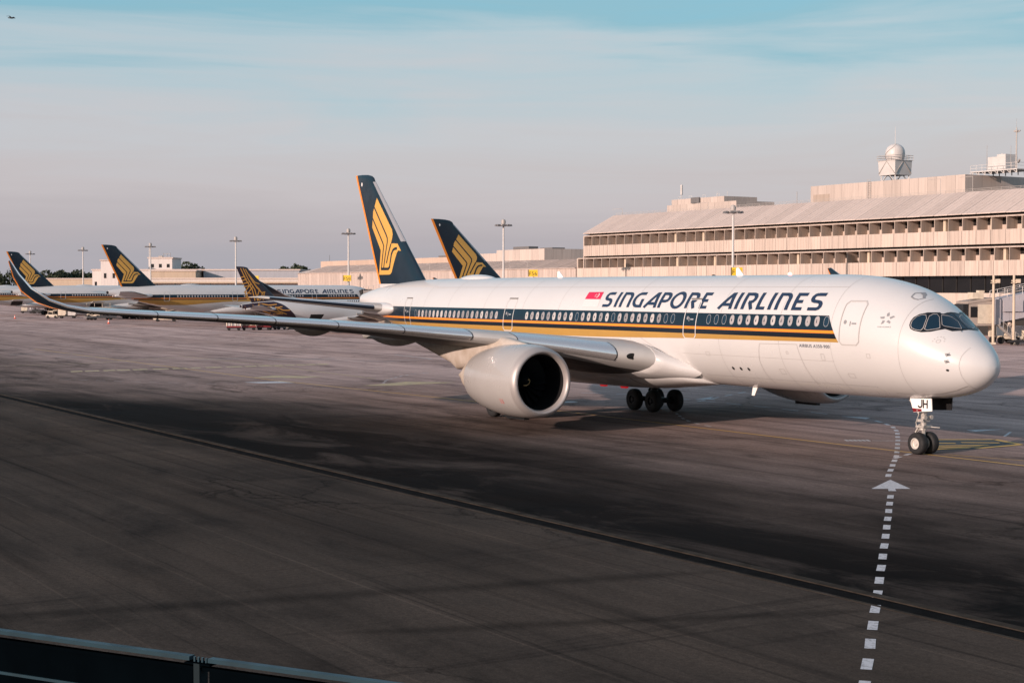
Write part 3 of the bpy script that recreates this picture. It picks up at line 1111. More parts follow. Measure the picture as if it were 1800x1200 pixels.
b.build('mast', RAILMET, ep)
for q in ((2.9, 1.5, 5.6), (-2.3, 1.0, 5.2)):
    b = MB()
    b.tube((q[0], q[1], .75), q, .06, .03, 6)
    b.build('aerial', RAILMET, ep)
b = MB()
b.beam((-5.3, 2.5, 1.8), (-5.9, 2.8, 2.3), .3)
b.build('side_lamp', RAILMET, ep)

# lower hall continuing the line of the terminal
hall = empty('lower_hall', F0, TR)
tag(hall, 'low beige hall with corrugated walls and a shallow roof left of the terminal', 'building')
H0, H1 = 129.3, 286.0
bx('wall', CORR, hall, H0, H1, -30, -0.2, 0, 12.6)
cm = MB()
cm.box(.03, 1.97, -.2, .05, 0, 12.5)
cm.box(.28, .36, .05, .11, 0, 12.5)
cm.box(.95, 1.03, .05, .11, 0, 12.5)
cm.box(1.62, 1.70, .05, .11, 0, 12.5)
cme = cm.mesh('wall_sheet', CORR, smooth=False)
t = H0
while t < H1 - 1:
    link(cme, 'wall_sheet', hall, (t, random.uniform(-.02, .02), 0))
    t += 2.0
rm_ = MB()
vs = [(x, n, z + dz) for x in (0.02, 2.18) for n, z in ((.35, 12.55), (-7.0, 14.75)) for dz in (0, .12)]
rm_.add(vs, [(0, 1, 3, 2), (4, 6, 7, 5), (0, 4, 5, 1), (2, 3, 7, 6), (0, 2, 6, 4), (1, 5, 7, 3)])
for x in (.55, 1.1, 1.65):
    rm_.beam((x, .35, 12.72), (x, -7.0, 14.92), .06, .06)
rme = rm_.mesh('roof_sheet', ROOFP, smooth=False)
t = H0
while t < H1 - 8:
    link(rme, 'roof_sheet', hall, (t, 0, random.uniform(-.015, .015)))
    t += 2.2
b = MB()
e = H1 - 7.6
b.add([(e, .35, 12.6), (H1 + .4, .35, 12.6), (e, -7, 14.85), (H1 + .4, -30, 12.6), (e, -30, 14.85)], [(0, 1, 2), (1, 3, 4, 2)])
b.add([(H0, -7, 14.8), (e, -7, 14.8), (e, -30, 14.8), (H0, -30, 14.8)], [(0, 1, 2, 3)])
b.build('roof_end', ROOFP, hall, smooth=False, fix=False)
b = MB()
for t_ in (150, 158, 176, 199, 212, 226, 241, 262):
    b.beam((t_, .3, 12.8), (t_, .3, 14.4), .09)
    b.beam((t_, .3, 14.4), (t_ + 2.6, .3, 14.4), .09)
b.build('roof_davit', RAILMET, hall, smooth=False)
bk = empty('rooftop_block', (F0[0], F0[1], 0), TR)
tag(bk, 'stepped beige plant block above the lower hall beside the terminal', 'building')
panel_box(bk, 173.7, 197.8, -20, -40, 0, 18.3, 3.0, PENT, 'block')
panel_box(bk, 197.9, 208.5, -20, -36, 0, 17.5, 3.5, PENT, 'block')
b = MB()
b.box(186, 194, -26, -23, 18.2, 19.2)
b.box(176, 182, -28, -24, 18.2, 18.7)
b.build('roof_unit', GSEGREY, bk, smooth=False)
bk2 = empty('far_beige_block', (F0[0], F0[1], 0), TR)
tag(bk2, 'long beige flat roofed block rising behind the low hall near the front tail', 'building')
TANB = precast('tan_block', (0.48, 0.36, 0.29), 0.15)
panel_box(bk2, 222.0, 333.0, -30, -60, 0, 17.3, 9.0, TANB, 'block')
b = MB()
b.box(240, 252, -36, -32, 17.3, 17.9)
b.box(321, 331, -36, -30.5, 15.2, 17.25)
for t_ in (230, 233, 236, 330):
    b.tube((t_, -32, 17.2), (t_, -32, 19.5), .08, .06, 5)
b.build('roof_unit', GSEGREY, bk2, smooth=False)

# ------------------------------------------------------------------ airliner geometry (s aft of nose, y to starboard, z up)
TOP = [(0.42, 4.27), (0.468, 4.52), (0.659, 4.86), (0.995, 5.22), (1.378, 5.53), (1.953, 5.93), (2.528, 6.333), (3.102, 6.773), (3.677, 7.183), (4.444, 7.617), (5.21, 7.93), (6.168, 8.187), (7.126, 8.373), (8.563, 8.54), (10.5, 8.6), (48, 8.6), (52, 8.58), (56, 8.46), (60, 8.18), (63, 7.82), (65.2, 7.45)]
BOT = [(0.42, 4.27), (0.468, 4.04), (0.659, 3.75), (0.995, 3.45), (1.378, 3.23), (1.953, 3.013), (2.528, 2.875), (3.294, 2.755), (4.252, 2.662), (5.689, 2.6), (8.084, 2.55), (42, 2.55), (45, 2.67), (48, 2.96), (52, 3.58), (56, 4.4), (60, 5.35), (63, 6.05), (65.2, 6.6)]
WID = [(0.42, 0.0), (0.468, 0.26), (0.659, 0.6), (0.995, 0.98), (1.378, 1.29), (1.953, 1.65), (2.528, 1.94), (3.294, 2.25), (4.252, 2.54), (5.21, 2.73), (6.168, 2.85), (7.605, 2.94), (9.521, 2.98), (43, 2.98), (47, 2.88), (51, 2.6), (55, 2.13), (59, 1.5), (63, 0.8), (65.2, 0.4)]
ZC = [(0.42, 4.27), (1.378, 4.417), (2.815, 4.792), (4.252, 5.167), (6.168, 5.48), (8.084, 5.55), (42, 5.55), (50, 5.77), (56, 6.3), (62, 6.85), (65.2, 6.98)]


_fc = {}


def fus(s):
    k = round(s, 4)
    if k not in _fc:
        _fc[k] = (smooth(TOP, s), smooth(BOT, s), smooth(WID, s), smooth(ZC, s))
    return _fc[k]


def fpt(s, th):
    """point of the skin at angle th from the top, + is starboard"""
    t, b, w, c = fus(s)
    k = math.cos(th)
    return Vector((s, w * math.sin(th), c + (t - c if k > 0 else c - b) * k))


def th_of(s, z):
    t, b, w, c = fus(s)
    q = (z - c) / ((t - c) if z > c else (c - b))
    return math.acos(max(-1, min(1, q)))


def fnorm(s, th):
    e = 0.02
    a = fpt(min(s + e, 65.19), th) - fpt(max(s - e, 0.43), th)
    b = fpt(s, th + e) - fpt(s, th - e)
    n = b.cross(a)
    if n.length < 1e-9:
        return Vector((-1, 0, 0))
    n.normalize()
    c = Vector((s, 0, fus(s)[3]))
    if n.dot(fpt(s, th) - c) < 0:
        n = -n
    return n


def skin(s, z, off=0.008, side=1):
    th = th_of(s, z)
    p = fpt(s, th) + fnorm(s, th) * off
    return (p.x, p.y * side, p.z)


def skin_th(s, th, off=0.008):
    p = fpt(s, th) + fnorm(s, th) * off
    return tuple(p)


def yt(x, t):
    return 5 * t * (0.2969 * math.sqrt(x) - 0.126 * x - 0.3516 * x * x + 0.2843 * x ** 3 - 0.1036 * x ** 4)


XS = [0.5 * (1 - math.cos(math.pi * i / 16)) for i in range(17)]


def sec_pt(sec, x, side, extra=0.0, mx=1):
    LE, TE, up, t = sec
    c = (TE - LE)
    k = 1.0 if abs(up.y) > 0.7 else (1.1 if side > 0 else 0.85)
    return LE + c * x + up * (side * (k * yt(x, t) * c.length + extra))


def ring(sec, mirror=1):
    pts = [sec_pt(sec, x, 1) for x in reversed(XS)] + [sec_pt(sec, x, -1) for x in XS[1:]]
    return [(p.x, p.y * mirror, p.z) for p in pts]


def lerp_sec(secs, key, y):
    for (k0, a), (k1, b) in zip(zip(key[:-1], secs[:-1]), zip(key[1:], secs[1:])):
        if y <= k1 or k1 == key[-1]:
            f = (y - k0) / (k1 - k0)
            return (a[0].lerp(b[0], f), a[1].lerp(b[1], f), a[2].lerp(b[2], f).normalized(), a[3] + (b[3] - a[3]) * f)


WY = [(3.7, 21.15, 3.98, 36.2, 3.6, .138), (5.6, 22.3, 4.24, 36.2, 3.85, .13), (8.1, 24.05, 4.67, 36.3, 4.3, .115),
      (10.9, 26.0, 5.10, 36.5, 4.8, .098), (15.5, 29.2, 5.58, 38.0, 5.42, .082), (19.1, 31.8, 5.90, 39.3, 5.82, .078), (23.3, 34.7, 6.20, 41.0, 6.18, .078),
      (27.3, 37.5, 6.44, 42.6, 6.46, .08), (29.7, 39.2, 6.62, 43.4, 6.62, .085)]
WSEC = [(Vector((a, y, b)), Vector((c, y, d)), Vector((0, -0.05, 1)).normalized(), t) for y, a, b, c, d, t in WY]
WKEY = [w[0] for w in WY]
TIP_LE = [(39.2, 29.7, 6.62), (40.2, 30.75, 6.86), (41.3, 31.45, 7.22), (42.9, 32.05, 7.9), (44.7, 32.3, 8.72), (46.4, 32.4, 9.55)]
TIP_TE = [(43.4, 29.7, 6.55), (44.0, 30.75, 6.8), (44.7, 31.45, 7.1), (45.5, 32.05, 7.75), (46.2, 32.3, 8.55), (46.85, 32.4, 9.5)]
TIP_UP = [(0, -.05, 1), (0, -.25, 1), (0, -.55, .84), (0, -.85, .5), (0, -.96, .25), (0, -1, .1)]
TSEC = [(Vector(a), Vector(b), Vector(u).normalized(), t) for a, b, u, t in zip(TIP_LE, TIP_TE, TIP_UP, (.085, .075, .07, .07, .07, .06))]
# fin sections at height z: leading and trailing edge
FZ = [(8.24, 54.58, 62.46), (10.0, 56.46, 63.31), (12.0, 58.6, 64.27), (14.0, 60.73, 65.23), (15.5, 62.33, 65.95), (16.3, 63.18, 66.33), (16.56, 63.36, 66.45), (16.74, 63.72, 66.53), (16.86, 64.4, 66.58), (16.92, 65.4, 66.61)]


def fin_le_te(z):
    for (z0, a0, b0), (z1, a1, b1) in zip(FZ[:-1], FZ[1:]):
        if z <= z1 or z1 == FZ[-1][0]:
            f = (z - z0) / (z1 - z0)
            return a0 + (a1 - a0) * f, b0 + (b1 - b0) * f


def fin_t(z):
    return 0.095 if z < 16.3 else 0.095 * max(0.25, math.sqrt(max(0.0, 1 - ((z - 16.3) / 0.64) ** 2)))


def fin_y(s, z, off=0.0):
    a, b = fin_le_te(z)
    x = max(0.0, min(1.0, (s - a) / (b - a)))
    return yt(x, fin_t(z)) * (b - a) + off


BIRD = [(62.51, 14.95), (61.07, 13.57), (59.84, 12.4), (59.68, 12.03), (59.73, 11.72), (59.93, 11.3), (59.58, 11.34), (58.83, 11.29), (58.25, 10.73), (58.69, 10.77), (58.89, 10.58), (59.82, 9.14), (60.03, 9.0), (60.28, 8.95), (62.43, 8.95), (61.86, 10.84), (63.48, 12.68), (63.32, 13.33), (63.27, 13.43), (63.19, 13.89), (62.91, 14.25)]
BL = [[(62.95, 14.24), (60.76, 12.02), (60.55, 11.74), (60.55, 11.46), (61.42, 9.41)],
      [(63.31, 13.37), (61.41, 11.42), (61.25, 11.17), (61.3, 10.99), (61.87, 9.4)],
      [(61.96, 9.4), (60.47, 9.39), (60.2, 9.52), (59.81, 10.52), (59.53, 10.82), (59.23, 10.92), (58.88, 10.94)],
      [(59.9, 11.3), (60.34, 10.61), (60.79, 9.83)]]
BW = [0.15, 0.15, 0.2, 0.16]

W_ = 0.17


def arc(cx, cy, rx, ry, a0, a1, n=5):
    return [(cx + rx * math.cos(R(a0 + (a1 - a0) * i / n)), cy + ry * math.sin(R(a0 + (a1 - a0) * i / n))) for i in range(n + 1)]


GLYPH = {
    'S': [([(1.05, .908), (.3, .908)] + arc(.3, .715, .27, .193, 90, 270) + [(.68, .495)] + arc(.68, .29, .3, .205, 90, -90) + [(-.08, .085)], False)],
    'I': [([(.5, 0), (.5, 1)], False)],
    'n': [([(0, 0), (0, 1)], False), ([(.12, .908), (.60, .908)] + arc(.60, .66, .4, .248, 90, 0) + [(1, 0)], False)],
    'G': [([(1.1, .908), (.62, .908)] + arc(.55, .497, .55, .412, 90, 270, 10) + [(1, .085), (1, .56)], False)],
    'A': [([(-.02, 0), (.80, .95)], False), ([(.86, 1.0), (.98, 0)], False), ([(.26, .27), (.96, .27)], False)],
    'P': [([(0, 0), (0, .908), (.6, .908)] + arc(.6, .67, .4, .238, 90, -90) + [(.16, .432)], False)],
    'O': [(arc(.5, .5, .5, .46, 0, 345, 23), True)],
    'R': [([(0, 0), (0, .908), (.6, .908)] + arc(.6, .67, .38, .238, 90, -90) + [(.42, .432)], False), ([(.56, .44), (.92, 0)], False)],
    'E': [([(1.05, .908), (0, .908), (0, .085), (1.02, .085)], False), ([(0, .497), (.86, .497)], False)],
    'L': [([(0, 1), (0, .085), (1.02, .085)], False)],
}
TITLES = [('S', 27.9, 26.95), ('I', 26.64, 26.38), ('n', 26.14, 25.10), ('G', 24.95, 23.92), ('A', 23.76, 22.5), ('P', 22.39, 21.45), ('O', 21.36, 20.1),
          ('R', 19.92, 18.93), ('E', 18.64, 17.87), ('A', 17.06, 15.83), ('I', 15.64, 15.4), ('R', 15.12, 14.08), ('L', 13.91, 13.12), ('I', 12.99, 12.73),
          ('n', 12.47, 11.44), ('E', 11.17, 10.3), ('S', 10.05, 9.0)]


def cabin_windows():
    out = []
    for k in range(15):
        out.append((8.39 + 0.65 * k, k in (0, 12, 13, 14)))
    for k in range(25):
        out.append((20.65 + 0.635 * k, k in (0, 1, 9, 15)))
    for k in range(20):
        out.append((39.64 + 0.6315 * k, k == 19))
    return out


def oval(a, b, n=14, p=2.4):
    o = []
    for i in range(n):
        t = 2 * math.pi * i / n
        c, s = math.cos(t), math.sin(t)
        o.append((a * math.copysign(abs(c) ** (2 / p), c), b * math.copysign(abs(s) ** (2 / p), s)))
    return o


def gold_bottom(s):
    z = smooth([(7, 5.3), (18, 5.2), (31, 5.03), (39, 5.03), (44, 4.75), (50, 4.35), (54, 4.35), (58, 5.0), (62, 5.9)], s)
    return max(z, fus(s)[1] + 0.12)


def band(z0, z1, s_end, rows, off):
    """a cheatline: z0, z1 numbers or functions of s; slanted front end"""
    b = MB()
    ss = [i / 60 for i in range(61)]
    rings = []
    for j in range(rows + 1):
        row = []
        for q in ss:
            f = j / rows
            zz0 = z0(12) if callable(z0) else z0
            zf = zz0 + ((z1(12) if callable(z1) else z1) - zz0) * f
            sf = 7.52 + (zf - 5.3) * 0.62
            s = sf + (s_end - sf) * q
            a = z0(s) if callable(z0) else z0
            c = z1(s) if callable(z1) else z1
            t, bo, w, cc = fus(s)
            a, c = max(a, bo + 0.1), max(c, bo + 0.11)
            row.append(skin(s, a + (c - a) * f, off))
        rings.append(row)
    b.loft(rings, closed=False)
    return b


def make_airliner(root, far=False, livery='gold', scl=None):
    """builds the parts of one airliner under root; scl maps the geometry to a smaller type"""
    P = lambda b: b
    if scl:
        ks, ky, kz, z0 = scl

        def P(b):
            b.v = [(x * ks, y * ky, z0 + (z - 5.55) * kz) for x, y, z in b.v]
            return b
    purple = livery == 'lattice'
    # fuselage
    st = [0.421, 0.44, 0.468, 0.52, 0.6, 0.7, 0.85, 1.0, 1.2, 1.4, 1.7, 2.0, 2.3, 2.6, 2.9, 3.2, 3.5, 3.9, 4.3, 4.8, 5.3, 5.9, 6.5, 7.2, 8, 9, 10, 11.5] + \
        [13 + 2.0 * i for i in range(15)] + [42 + 1.0 * i for i in range(24)] + [65.2]
    st = sorted(set(st))
    NT = 36 if far else 72
    b = MB()
    rings = [[tuple(fpt(s, 2 * math.pi * i / NT)) for i in range(NT)] for s in st]
    b.loft(rings, True, True, True)
    body = P(b).build('fuselage', PAINT, root, angle=60)
    b = MB()
    b.lathe([(64.6, 0.0), (65.0, .34), (65.25, .33), (65.55, .27), (65.5, .2), (65.3, .0)], 20, (0, 0, 7.0))
    P(b).build('exhaust_cone', PURPLE if purple else DARK, root)
    # belly fairing
    b = MB()
    rings = []
    for s, w, zb, zt in [(19.6, 1.0, 2.57, 2.9), (20.1, 1.75, 2.53, 3.25), (20.7, 2.3, 2.47, 3.75), (21.5, 2.72, 2.38, 4.2), (22.6, 3.0, 2.27, 4.6), (24.2, 3.2, 2.12, 5.0), (27, 3.32, 2.02, 5.2), (33, 3.32, 2.0, 5.0),
                         (37, 3.1, 2.08, 4.6), (40, 2.7, 2.25, 4.2), (42.5, 2.1, 2.42, 3.6), (44.5, 1.2, 2.56, 3.0)]:
        r = []
        for i in range(40):
            t = 2 * math.pi * i / 40
            c, sn = math.cos(t), math.sin(t)
            r.append((s, w * math.copysign(abs(sn) ** 0.75, sn), (zb + zt) / 2 + (zt - zb) / 2 * math.copysign(abs(c) ** 0.85, c)))
        rings.append(r)
    b.loft(rings, True, True, True)
    P(b).build('belly_fairing', PAINT, root, angle=60)
    if not far:
        for s0, s1, a0, a1, wd in ((25.2, 23.4, 96, 172, .03), (31.5, 31.5, 95, 172, .015), (28.2, 28.2, 95, 172, .012)):
            b = MB()
            rows = []
            for k in range(25):
                f = k / 24
                s = s0 + (s1 - s0) * f
                t = R(a0 + (a1 - a0) * f)
                row = []
                for ds in (-wd, wd):
                    w = smooth([(22.6, 3.0), (24.2, 3.2), (27, 3.32), (33, 3.32)], s + ds)
                    zb = smooth([(22.6, 2.27), (24.2, 2.12), (27, 2.02), (33, 2.0)], s + ds)
                    zt = smooth([(22.6, 4.6), (24.2, 5.0), (27, 5.2), (33, 5.0)], s + ds)
                    c_, s_ = math.cos(t), math.sin(t)
                    row.append((s + ds, 1.006 * w * math.copysign(abs(s_) ** .75, s_) + .006, (zb + zt) / 2 + 1.008 * (zt - zb) / 2 * math.copysign(abs(c_) ** .85, c_)))
                rows.append(row)
            b.loft(rows, False)
            b.build('fairing_joint', DARK if wd > .02 else SEAM, root)
    # wings
    for sd in (1, -1):
        b = MB()
        b.loft([ring(q, sd) for q in WSEC], True, True, True)
        wing = P(b).build('wing', WGREY, root, angle=50)
        b = MB()
        fl0 = (Vector((19.3, 1.9, 3.3)), Vector((36.6, 1.9, 3.5)), Vector((0, -.05, 1)).normalized(), .085)
        fl1 = (Vector((20.2, 2.75, 3.52)), Vector((36.4, 2.75, 3.55)), Vector((0, -.05, 1)).normalized(), .115)
        fl2 = (Vector((20.8, 3.3, 3.78)), Vector((36.3, 3.3, 3.58)), Vector((0, -.05, 1)).normalized(), .138)
        w0 = WSEC[0]
        fl3 = (w0[0] - Vector((.04, 0, 0)), w0[1], w0[2], w0[3] * 1.012)
        b.loft([ring(q, sd) for q in (fl0, fl1, fl2, fl3)], True, True, True)
        P(b).build('wing_root_fillet', PAINT, root, angle=60)
        b = MB()
        b.loft([ring(q, sd) for q in TSEC], True, False, True)
        wl_ = P(b).build('winglet', PURPLE if purple else NAVY, wing, angle=50)
        b = MB()
        rows = []
        for q in TSEC:
            c = q[1] - q[0]
            rows.append([(p.x, p.y * sd, p.z) for p in (q[0] + c * .9 - q[2] * .035 * c.length ** .3, q[0] + c * 1.01, q[0] + c * .9 + q[2] * .035 * c.length ** .3)])
        b.loft(rows, True, True, True)
        P(b).build('winglet_trailing_edge', ORANGE, wl_)
        b = MB()
        rows = [[(p.x, p.y * sd, p.z) for p in [sec_pt(q, x, 1, .012) for x in (.06, .03, .01)] + [q[0] - (q[1] - q[0]).normalized() * .014] + [sec_pt(q, x, -1, .012) for x in (.015, .035)]] for q in TSEC]
        b.loft(rows, False)
        P(b).build('winglet_leading_edge', SILVER, wl_)
        # slats: bare metal leading edge pieces
        cuts = [(5.55, 10.0), (12.1, 15.17), (15.21, 18.18), (18.22, 21.08), (21.12, 23.78), (23.82, 26.58), (26.62, 29.68)]
        for y0, y1 in cuts:
            b = MB()
            rows = []
            nst = 5
            for i in range(nst):
                q = lerp_sec(WSEC, WKEY, y0 + (y1 - y0) * i / (nst - 1))
                cl = (q[1] - q[0]).length
                xs = [v / cl for v in (1.0, .75, .5, .32, .18, .08, .03)]
                pts = [sec_pt(q, x, 1, .014) for x in xs] + [q[0] - Vector((.016, 0, 0))] + [sec_pt(q, x, -1, .014) for x in [v / cl for v in (.03, .08, .18, .3)]]
                rows.append([(p.x, p.y * sd, p.z) for p in pts])
            b.loft(rows, False)
            P(b).build('slat', SILVER, wing, angle=50)
        if not far:
            for y0 in (5.53, 10.02, 12.08, 15.19, 18.2, 21.1, 23.8, 26.6):
                b = MB()
                q = lerp_sec(WSEC, WKEY, y0)
                cl = (q[1] - q[0]).length
                rows = []
                for dy in (-.022, .022):
                    q2 = lerp_sec(WSEC, WKEY, y0 + dy)
                    pts = [sec_pt(q2, v / cl, 1, .019) for v in (1.0, .5, .18, .05)] + [q2[0] - Vector((.022, 0, 0))] + [sec_pt(q2, v / cl, -1, .019) for v in (.05, .18, .3)]
                    rows.append([(p.x, p.y * sd, p.z) for p in pts])
                b.loft(rows, False)
                b.build('slat_gap', DARK, wing)
            # landing light in the wing root
            q = lerp_sec(WSEC, WKEY, 4.85)
            b = MB()
            rr_ = [(q[0].x - .03 + .02 * abs(math.cos(a)), (4.85 + .34 * math.cos(a)) * sd, q[0].z + .02 + .17 * math.sin(a)) for a in [2 * math.pi * i / 14 for i in range(14)]]
            b.add(rr_ + [(q[0].x - .09, 4.85 * sd, q[0].z + .02)], [(i, (i + 1) % 14, 14) for i in range(14)])
            P(b).build('landing_light', DARK, wing)
        # lower skin: shade of the underside put into a darker grey
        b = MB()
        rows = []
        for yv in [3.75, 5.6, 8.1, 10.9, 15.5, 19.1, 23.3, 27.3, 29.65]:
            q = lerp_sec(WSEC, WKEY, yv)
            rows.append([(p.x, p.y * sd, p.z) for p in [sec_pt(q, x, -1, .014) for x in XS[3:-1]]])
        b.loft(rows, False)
        P(b).build('lower_skin_shade_sheet', BELLY, wing, angle=50)
        # flap track fairings
        for yy, s0, s1, zb, zt, hw in ((12.85, 31.4, 38.7, 4.46, 5.05, .36), (17.5, 33.4, 39.8, 5.08, 5.65, .32), (7.0, 31.0, 38.3, 3.4, 4.0, .38)):
            rings = []
            for i in range(15):
                f = i / 14
                s = s0 + (s1 - s0) * f
                e = math.sin(math.pi * min(1, f * 1.02 + .02)) ** .8 if f < .93 else .42
                e = max(e, .04) if f < .5 else max(e, .40)
                zz = zt - (zt - zb) * e - .0
                r = []
                for j in range(16):
                    t = 2 * math.pi * j / 16
                    r.append((s, (yy + hw * (.35 + .65 * e) * math.sin(t)) * sd, (zt + zz) / 2 + .12 + (zt - zz + .24) / 2 * math.cos(t)))
                rings.append(r)
            b = MB()
            b.loft(rings, True, True, True)
            P(b).build('flap_track_fairing', FTF, wing, angle=50)
        # engine
        eo = (22.0, 10.5 * sd, 2.865)
        b = MB()
        b.lathe([(.355, 1.893), (.5, 1.925), (.9, 1.975), (1.5, 2.005), (2.3, 2.01), (3.2, 1.98), (4.0, 1.90), (4.8, 1.78), (5.5, 1.63), (6.0, 1.50), (5.98, 1.44), (5.2, 1.40), (4.6, 1.3)], 64, eo)
        eng = P(b).build('engine_cowl', COWL, root, angle=40)
        b = MB()
        b.lathe([(.36, 1.9), (.25, 1.868), (.15, 1.83), (.06, 1.77), (.01, 1.70), (0, 1.65), (.02, 1.60), (.08, 1.555), (.2, 1.515), (.34, 1.50)], 64, eo)
        P(b).build('intake_lip', LIPMET, eng, angle=60)
        b = MB()
        b.lathe([(.34, 1.50), (.7, 1.49), (1.4, 1.5), (2.8, 1.5), (2.85, 0.0)], 48, eo)
        P(b).build('intake_duct', BLACK, eng, angle=40)
        if not far:
            fan = MB()
            fan.lathe([(1.45, 0.001), (1.55, .09), (1.8, .26), (2.1, .40), (2.3, .42)], 24, eo)
            fo = fan.build('spinner', DARK, eng, angle=60)
            bl = MB()
            sw = []
            for i in range(7):
                f = i / 6
                r_ = .40 + 1.07 * f
                tw = R(25 + 38 * f)
                ch = .30 + .14 * math.sin(math.pi * f * .8)
                lean = .22 * f * f
                sw.append([(2.2 - ch / 2 * math.cos(tw) - .06 * f, lean - ch / 2 * math.sin(tw), r_), (2.2 + ch / 2 * math.cos(tw), lean + ch / 2 * math.sin(tw), r_)])
            bl.loft(sw, False)
            me = bl.mesh('fan_blade', BLACK)  # blades coloured black to paint in the shade of the intake
            for k in range(22):
                link(me, 'fan_blade', eng, eo, (2 * math.pi * k / 22, 0, 0))
            sp = MB()
            pts = []
            for i in range(14):
                t = i / 13
                rr_ = .06 + .2 * t
                a = 1.2 + 4.0 * t
                xx = 1.52 + .30 * t
                pts.append((eo[0] + xx - .02, eo[1] + rr_ * math.cos(a) * 1.04, eo[2] + rr_ * math.sin(a) * 1.04))
            sp.path(pts, .022, 5)
            sp.build('spinner_mark', SPIN, eng)
            ln = MB()
            for x0 in (.52, 2.35, 4.1):
                ln.lathe([(x0, smooth([(.5, 1.925), (1.5, 2.005), (2.3, 2.01), (3.2, 1.98), (4.0, 1.90), (4.8, 1.78)], x0) + .003), (x0 + .018, smooth([(.5, 1.925), (1.5, 2.005), (2.3, 2.01), (3.2, 1.98), (4.0, 1.90), (4.8, 1.78)], x0 + .018) + .003)], 64, eo)
            ln.build('cowl_joint', LINE_L, eng)
            st_ = MB()   # strake on the cowl and the small drain below
            a_ = R(48)
            base = [(eo[0] + x, eo[1] + 2.0 * math.cos(a_) * -sd, eo[2] + 2.0 * math.sin(a_)) for x in (1.2, 2.6)]
            tip = [(eo[0] + x, eo[1] + 2.32 * math.cos(a_) * -sd, eo[2] + 2.32 * math.sin(a_)) for x in (2.0, 2.6)]
            st_.add(base + tip[::-1], [(0, 1, 2, 3)])
            st_.build('strake', COWL, eng)
            dr_ = MB()
            dr_.box(eo[0] + 1.7, eo[0] + 3.6, eo[1] - .16, eo[1] + .16, eo[2] - 2.12, eo[2] - 1.9)
            dr_.build('drain_fairing', DARK, eng)
            rm = MB()
            for k in range(4):
                a2 = R(-34 + k * 2.2)
                for x in (1.3, 1.5):
                    rm.beam((eo[0] + x, eo[1] + 2.01 * math.cos(a2) * sd, eo[2] + 2.01 * math.sin(a2)), (eo[0] + x + .07, eo[1] + 2.01 * math.cos(a2) * sd, eo[2] + 2.01 * math.sin(a2)), .03)
            rm.build('caution_mark', mat('caution_red', (.45, .06, .05), .5), eng)
        b = MB()
        b.lathe([(4.6, 1.15), (5.6, 1.12), (6.6, .98), (7.6, .78), (7.55, .7), (7.2, .62), (8.6, .28), (9.2, .02)], 32, eo)
        P(b).build('core_nozzle', PYLON, eng)
        b = MB()
        rings = []
        for s, zb, zt, hw in ((23.5, 4.78, 4.86, .04), (24.0, 4.62, 4.95, .2), (24.8, 4.45, 5.06, .32), (26.0, 4.2, 5.22, .42), (27.6, 3.8, 5.24, .47), (29.4, 3.4, 5.2, .48), (31.0, 3.18, 5.1, .46), (31.7, 3.52, 5.05, .43),
                              (33.2, 3.86, 5.0, .34), (34.8, 4.22, 4.98, .25), (36.2, 4.52, 4.94, .15), (37.3, 4.78, 4.88, .05)):
            rr_ = []
            for i in range(20):
                a = 2 * math.pi * i / 20
                cc, ss = math.cos(a), math.sin(a)
                rr_.append((s, (10.5 + hw * math.copysign(abs(ss) ** .6, ss)) * sd, (zb + zt) / 2 + (zt - zb) / 2 * math.copysign(abs(cc) ** .7, cc)))
            rings.append(rr_)
        b.loft(rings, True, True, True)
        P(b).build('pylon', PYLON, root, angle=50)
        # tailplane
        hs = [(Vector((56.6, .9, 6.3)), Vector((63.4, .9, 6.4)), Vector((0, -.1, 1)).normalized(), .11), (Vector((57.3, 1.9, 6.36)), Vector((63.6, 1.9, 6.48)), Vector((0, -.1, 1)).normalized(), .11),
              (Vector((63.2, 9.2, 7.18)), Vector((66.0, 9.2, 7.2)), Vector((0, -.1, 1)).normalized(), .09), (Vector((64.3, 9.5, 7.22)), Vector((66.1, 9.5, 7.23)), Vector((0, -.1, 1)).normalized(), .05)]
        b = MB()
        b.loft([ring(q, sd) for q in hs], True, True, True)
        stab = P(b).build('tailplane', WGREY, root, angle=50)
        b = MB()
        rows = []
        for k in range(7):
            q = lerp_sec(hs[1:3], [1.9, 9.2], 2.7 + 6.3 * k / 6)
            cl = (q[1] - q[0]).length
            rows.append([(p.x, p.y * sd, p.z) for p in [sec_pt(q, x / cl, 1, .012) for x in (.35, .15, .04)] + [q[0] - Vector((.013, 0, 0))] + [sec_pt(q, x / cl, -1, .012) for x in (.04, .12)]])
        b.loft(rows, False)
        P(b).build('tailplane_leading_edge', SILVER if not purple else PAINT, stab)
        b = MB()
        rows = []
        for k in range(7):
            q = lerp_sec(hs[1:3], [1.9, 9.2], 2.7 + 6.3 * k / 6)
            cl = (q[1] - q[0]).length
            rows.append([(p.x, p.y * sd, p.z) for p in [sec_pt(q, x / cl, 1, .02) for x in (.06, .02)] + [q[0] - Vector((.022, 0, 0))] + [sec_pt(q, x / cl, -1, .02) for x in (.02, .06, .13)]])
        b.loft(rows, False)
        P(b).build('tailplane_dark_strip', INK, stab)
        b = MB()
        rings = []
        for s, r_ in ((56.2, .02), (56.35, .2), (56.8, .36), (57.6, .46), (59, .5), (62, .42), (64, .2)):
            rings.append([(s, (smooth(WID, s) * .80 + .25 + r_ * 1.3 * math.sin(2 * math.pi * i / 16)) * sd, 6.36 + r_ * math.cos(2 * math.pi * i / 16)) for i in range(16)])
        b.loft(rings, True, True, True)
        P(b).build('tailplane_fairing', PAINT, stab, angle=60)
    # fin
    b = MB()
    rr = []
    for z, a, c in FZ:
        sec = (Vector((a, 0, z)), Vector((c, 0, z)), Vector((0, 1, 0)), fin_t(z))
        rr.append(ring(sec))
    b.loft(rr, True, True, True)
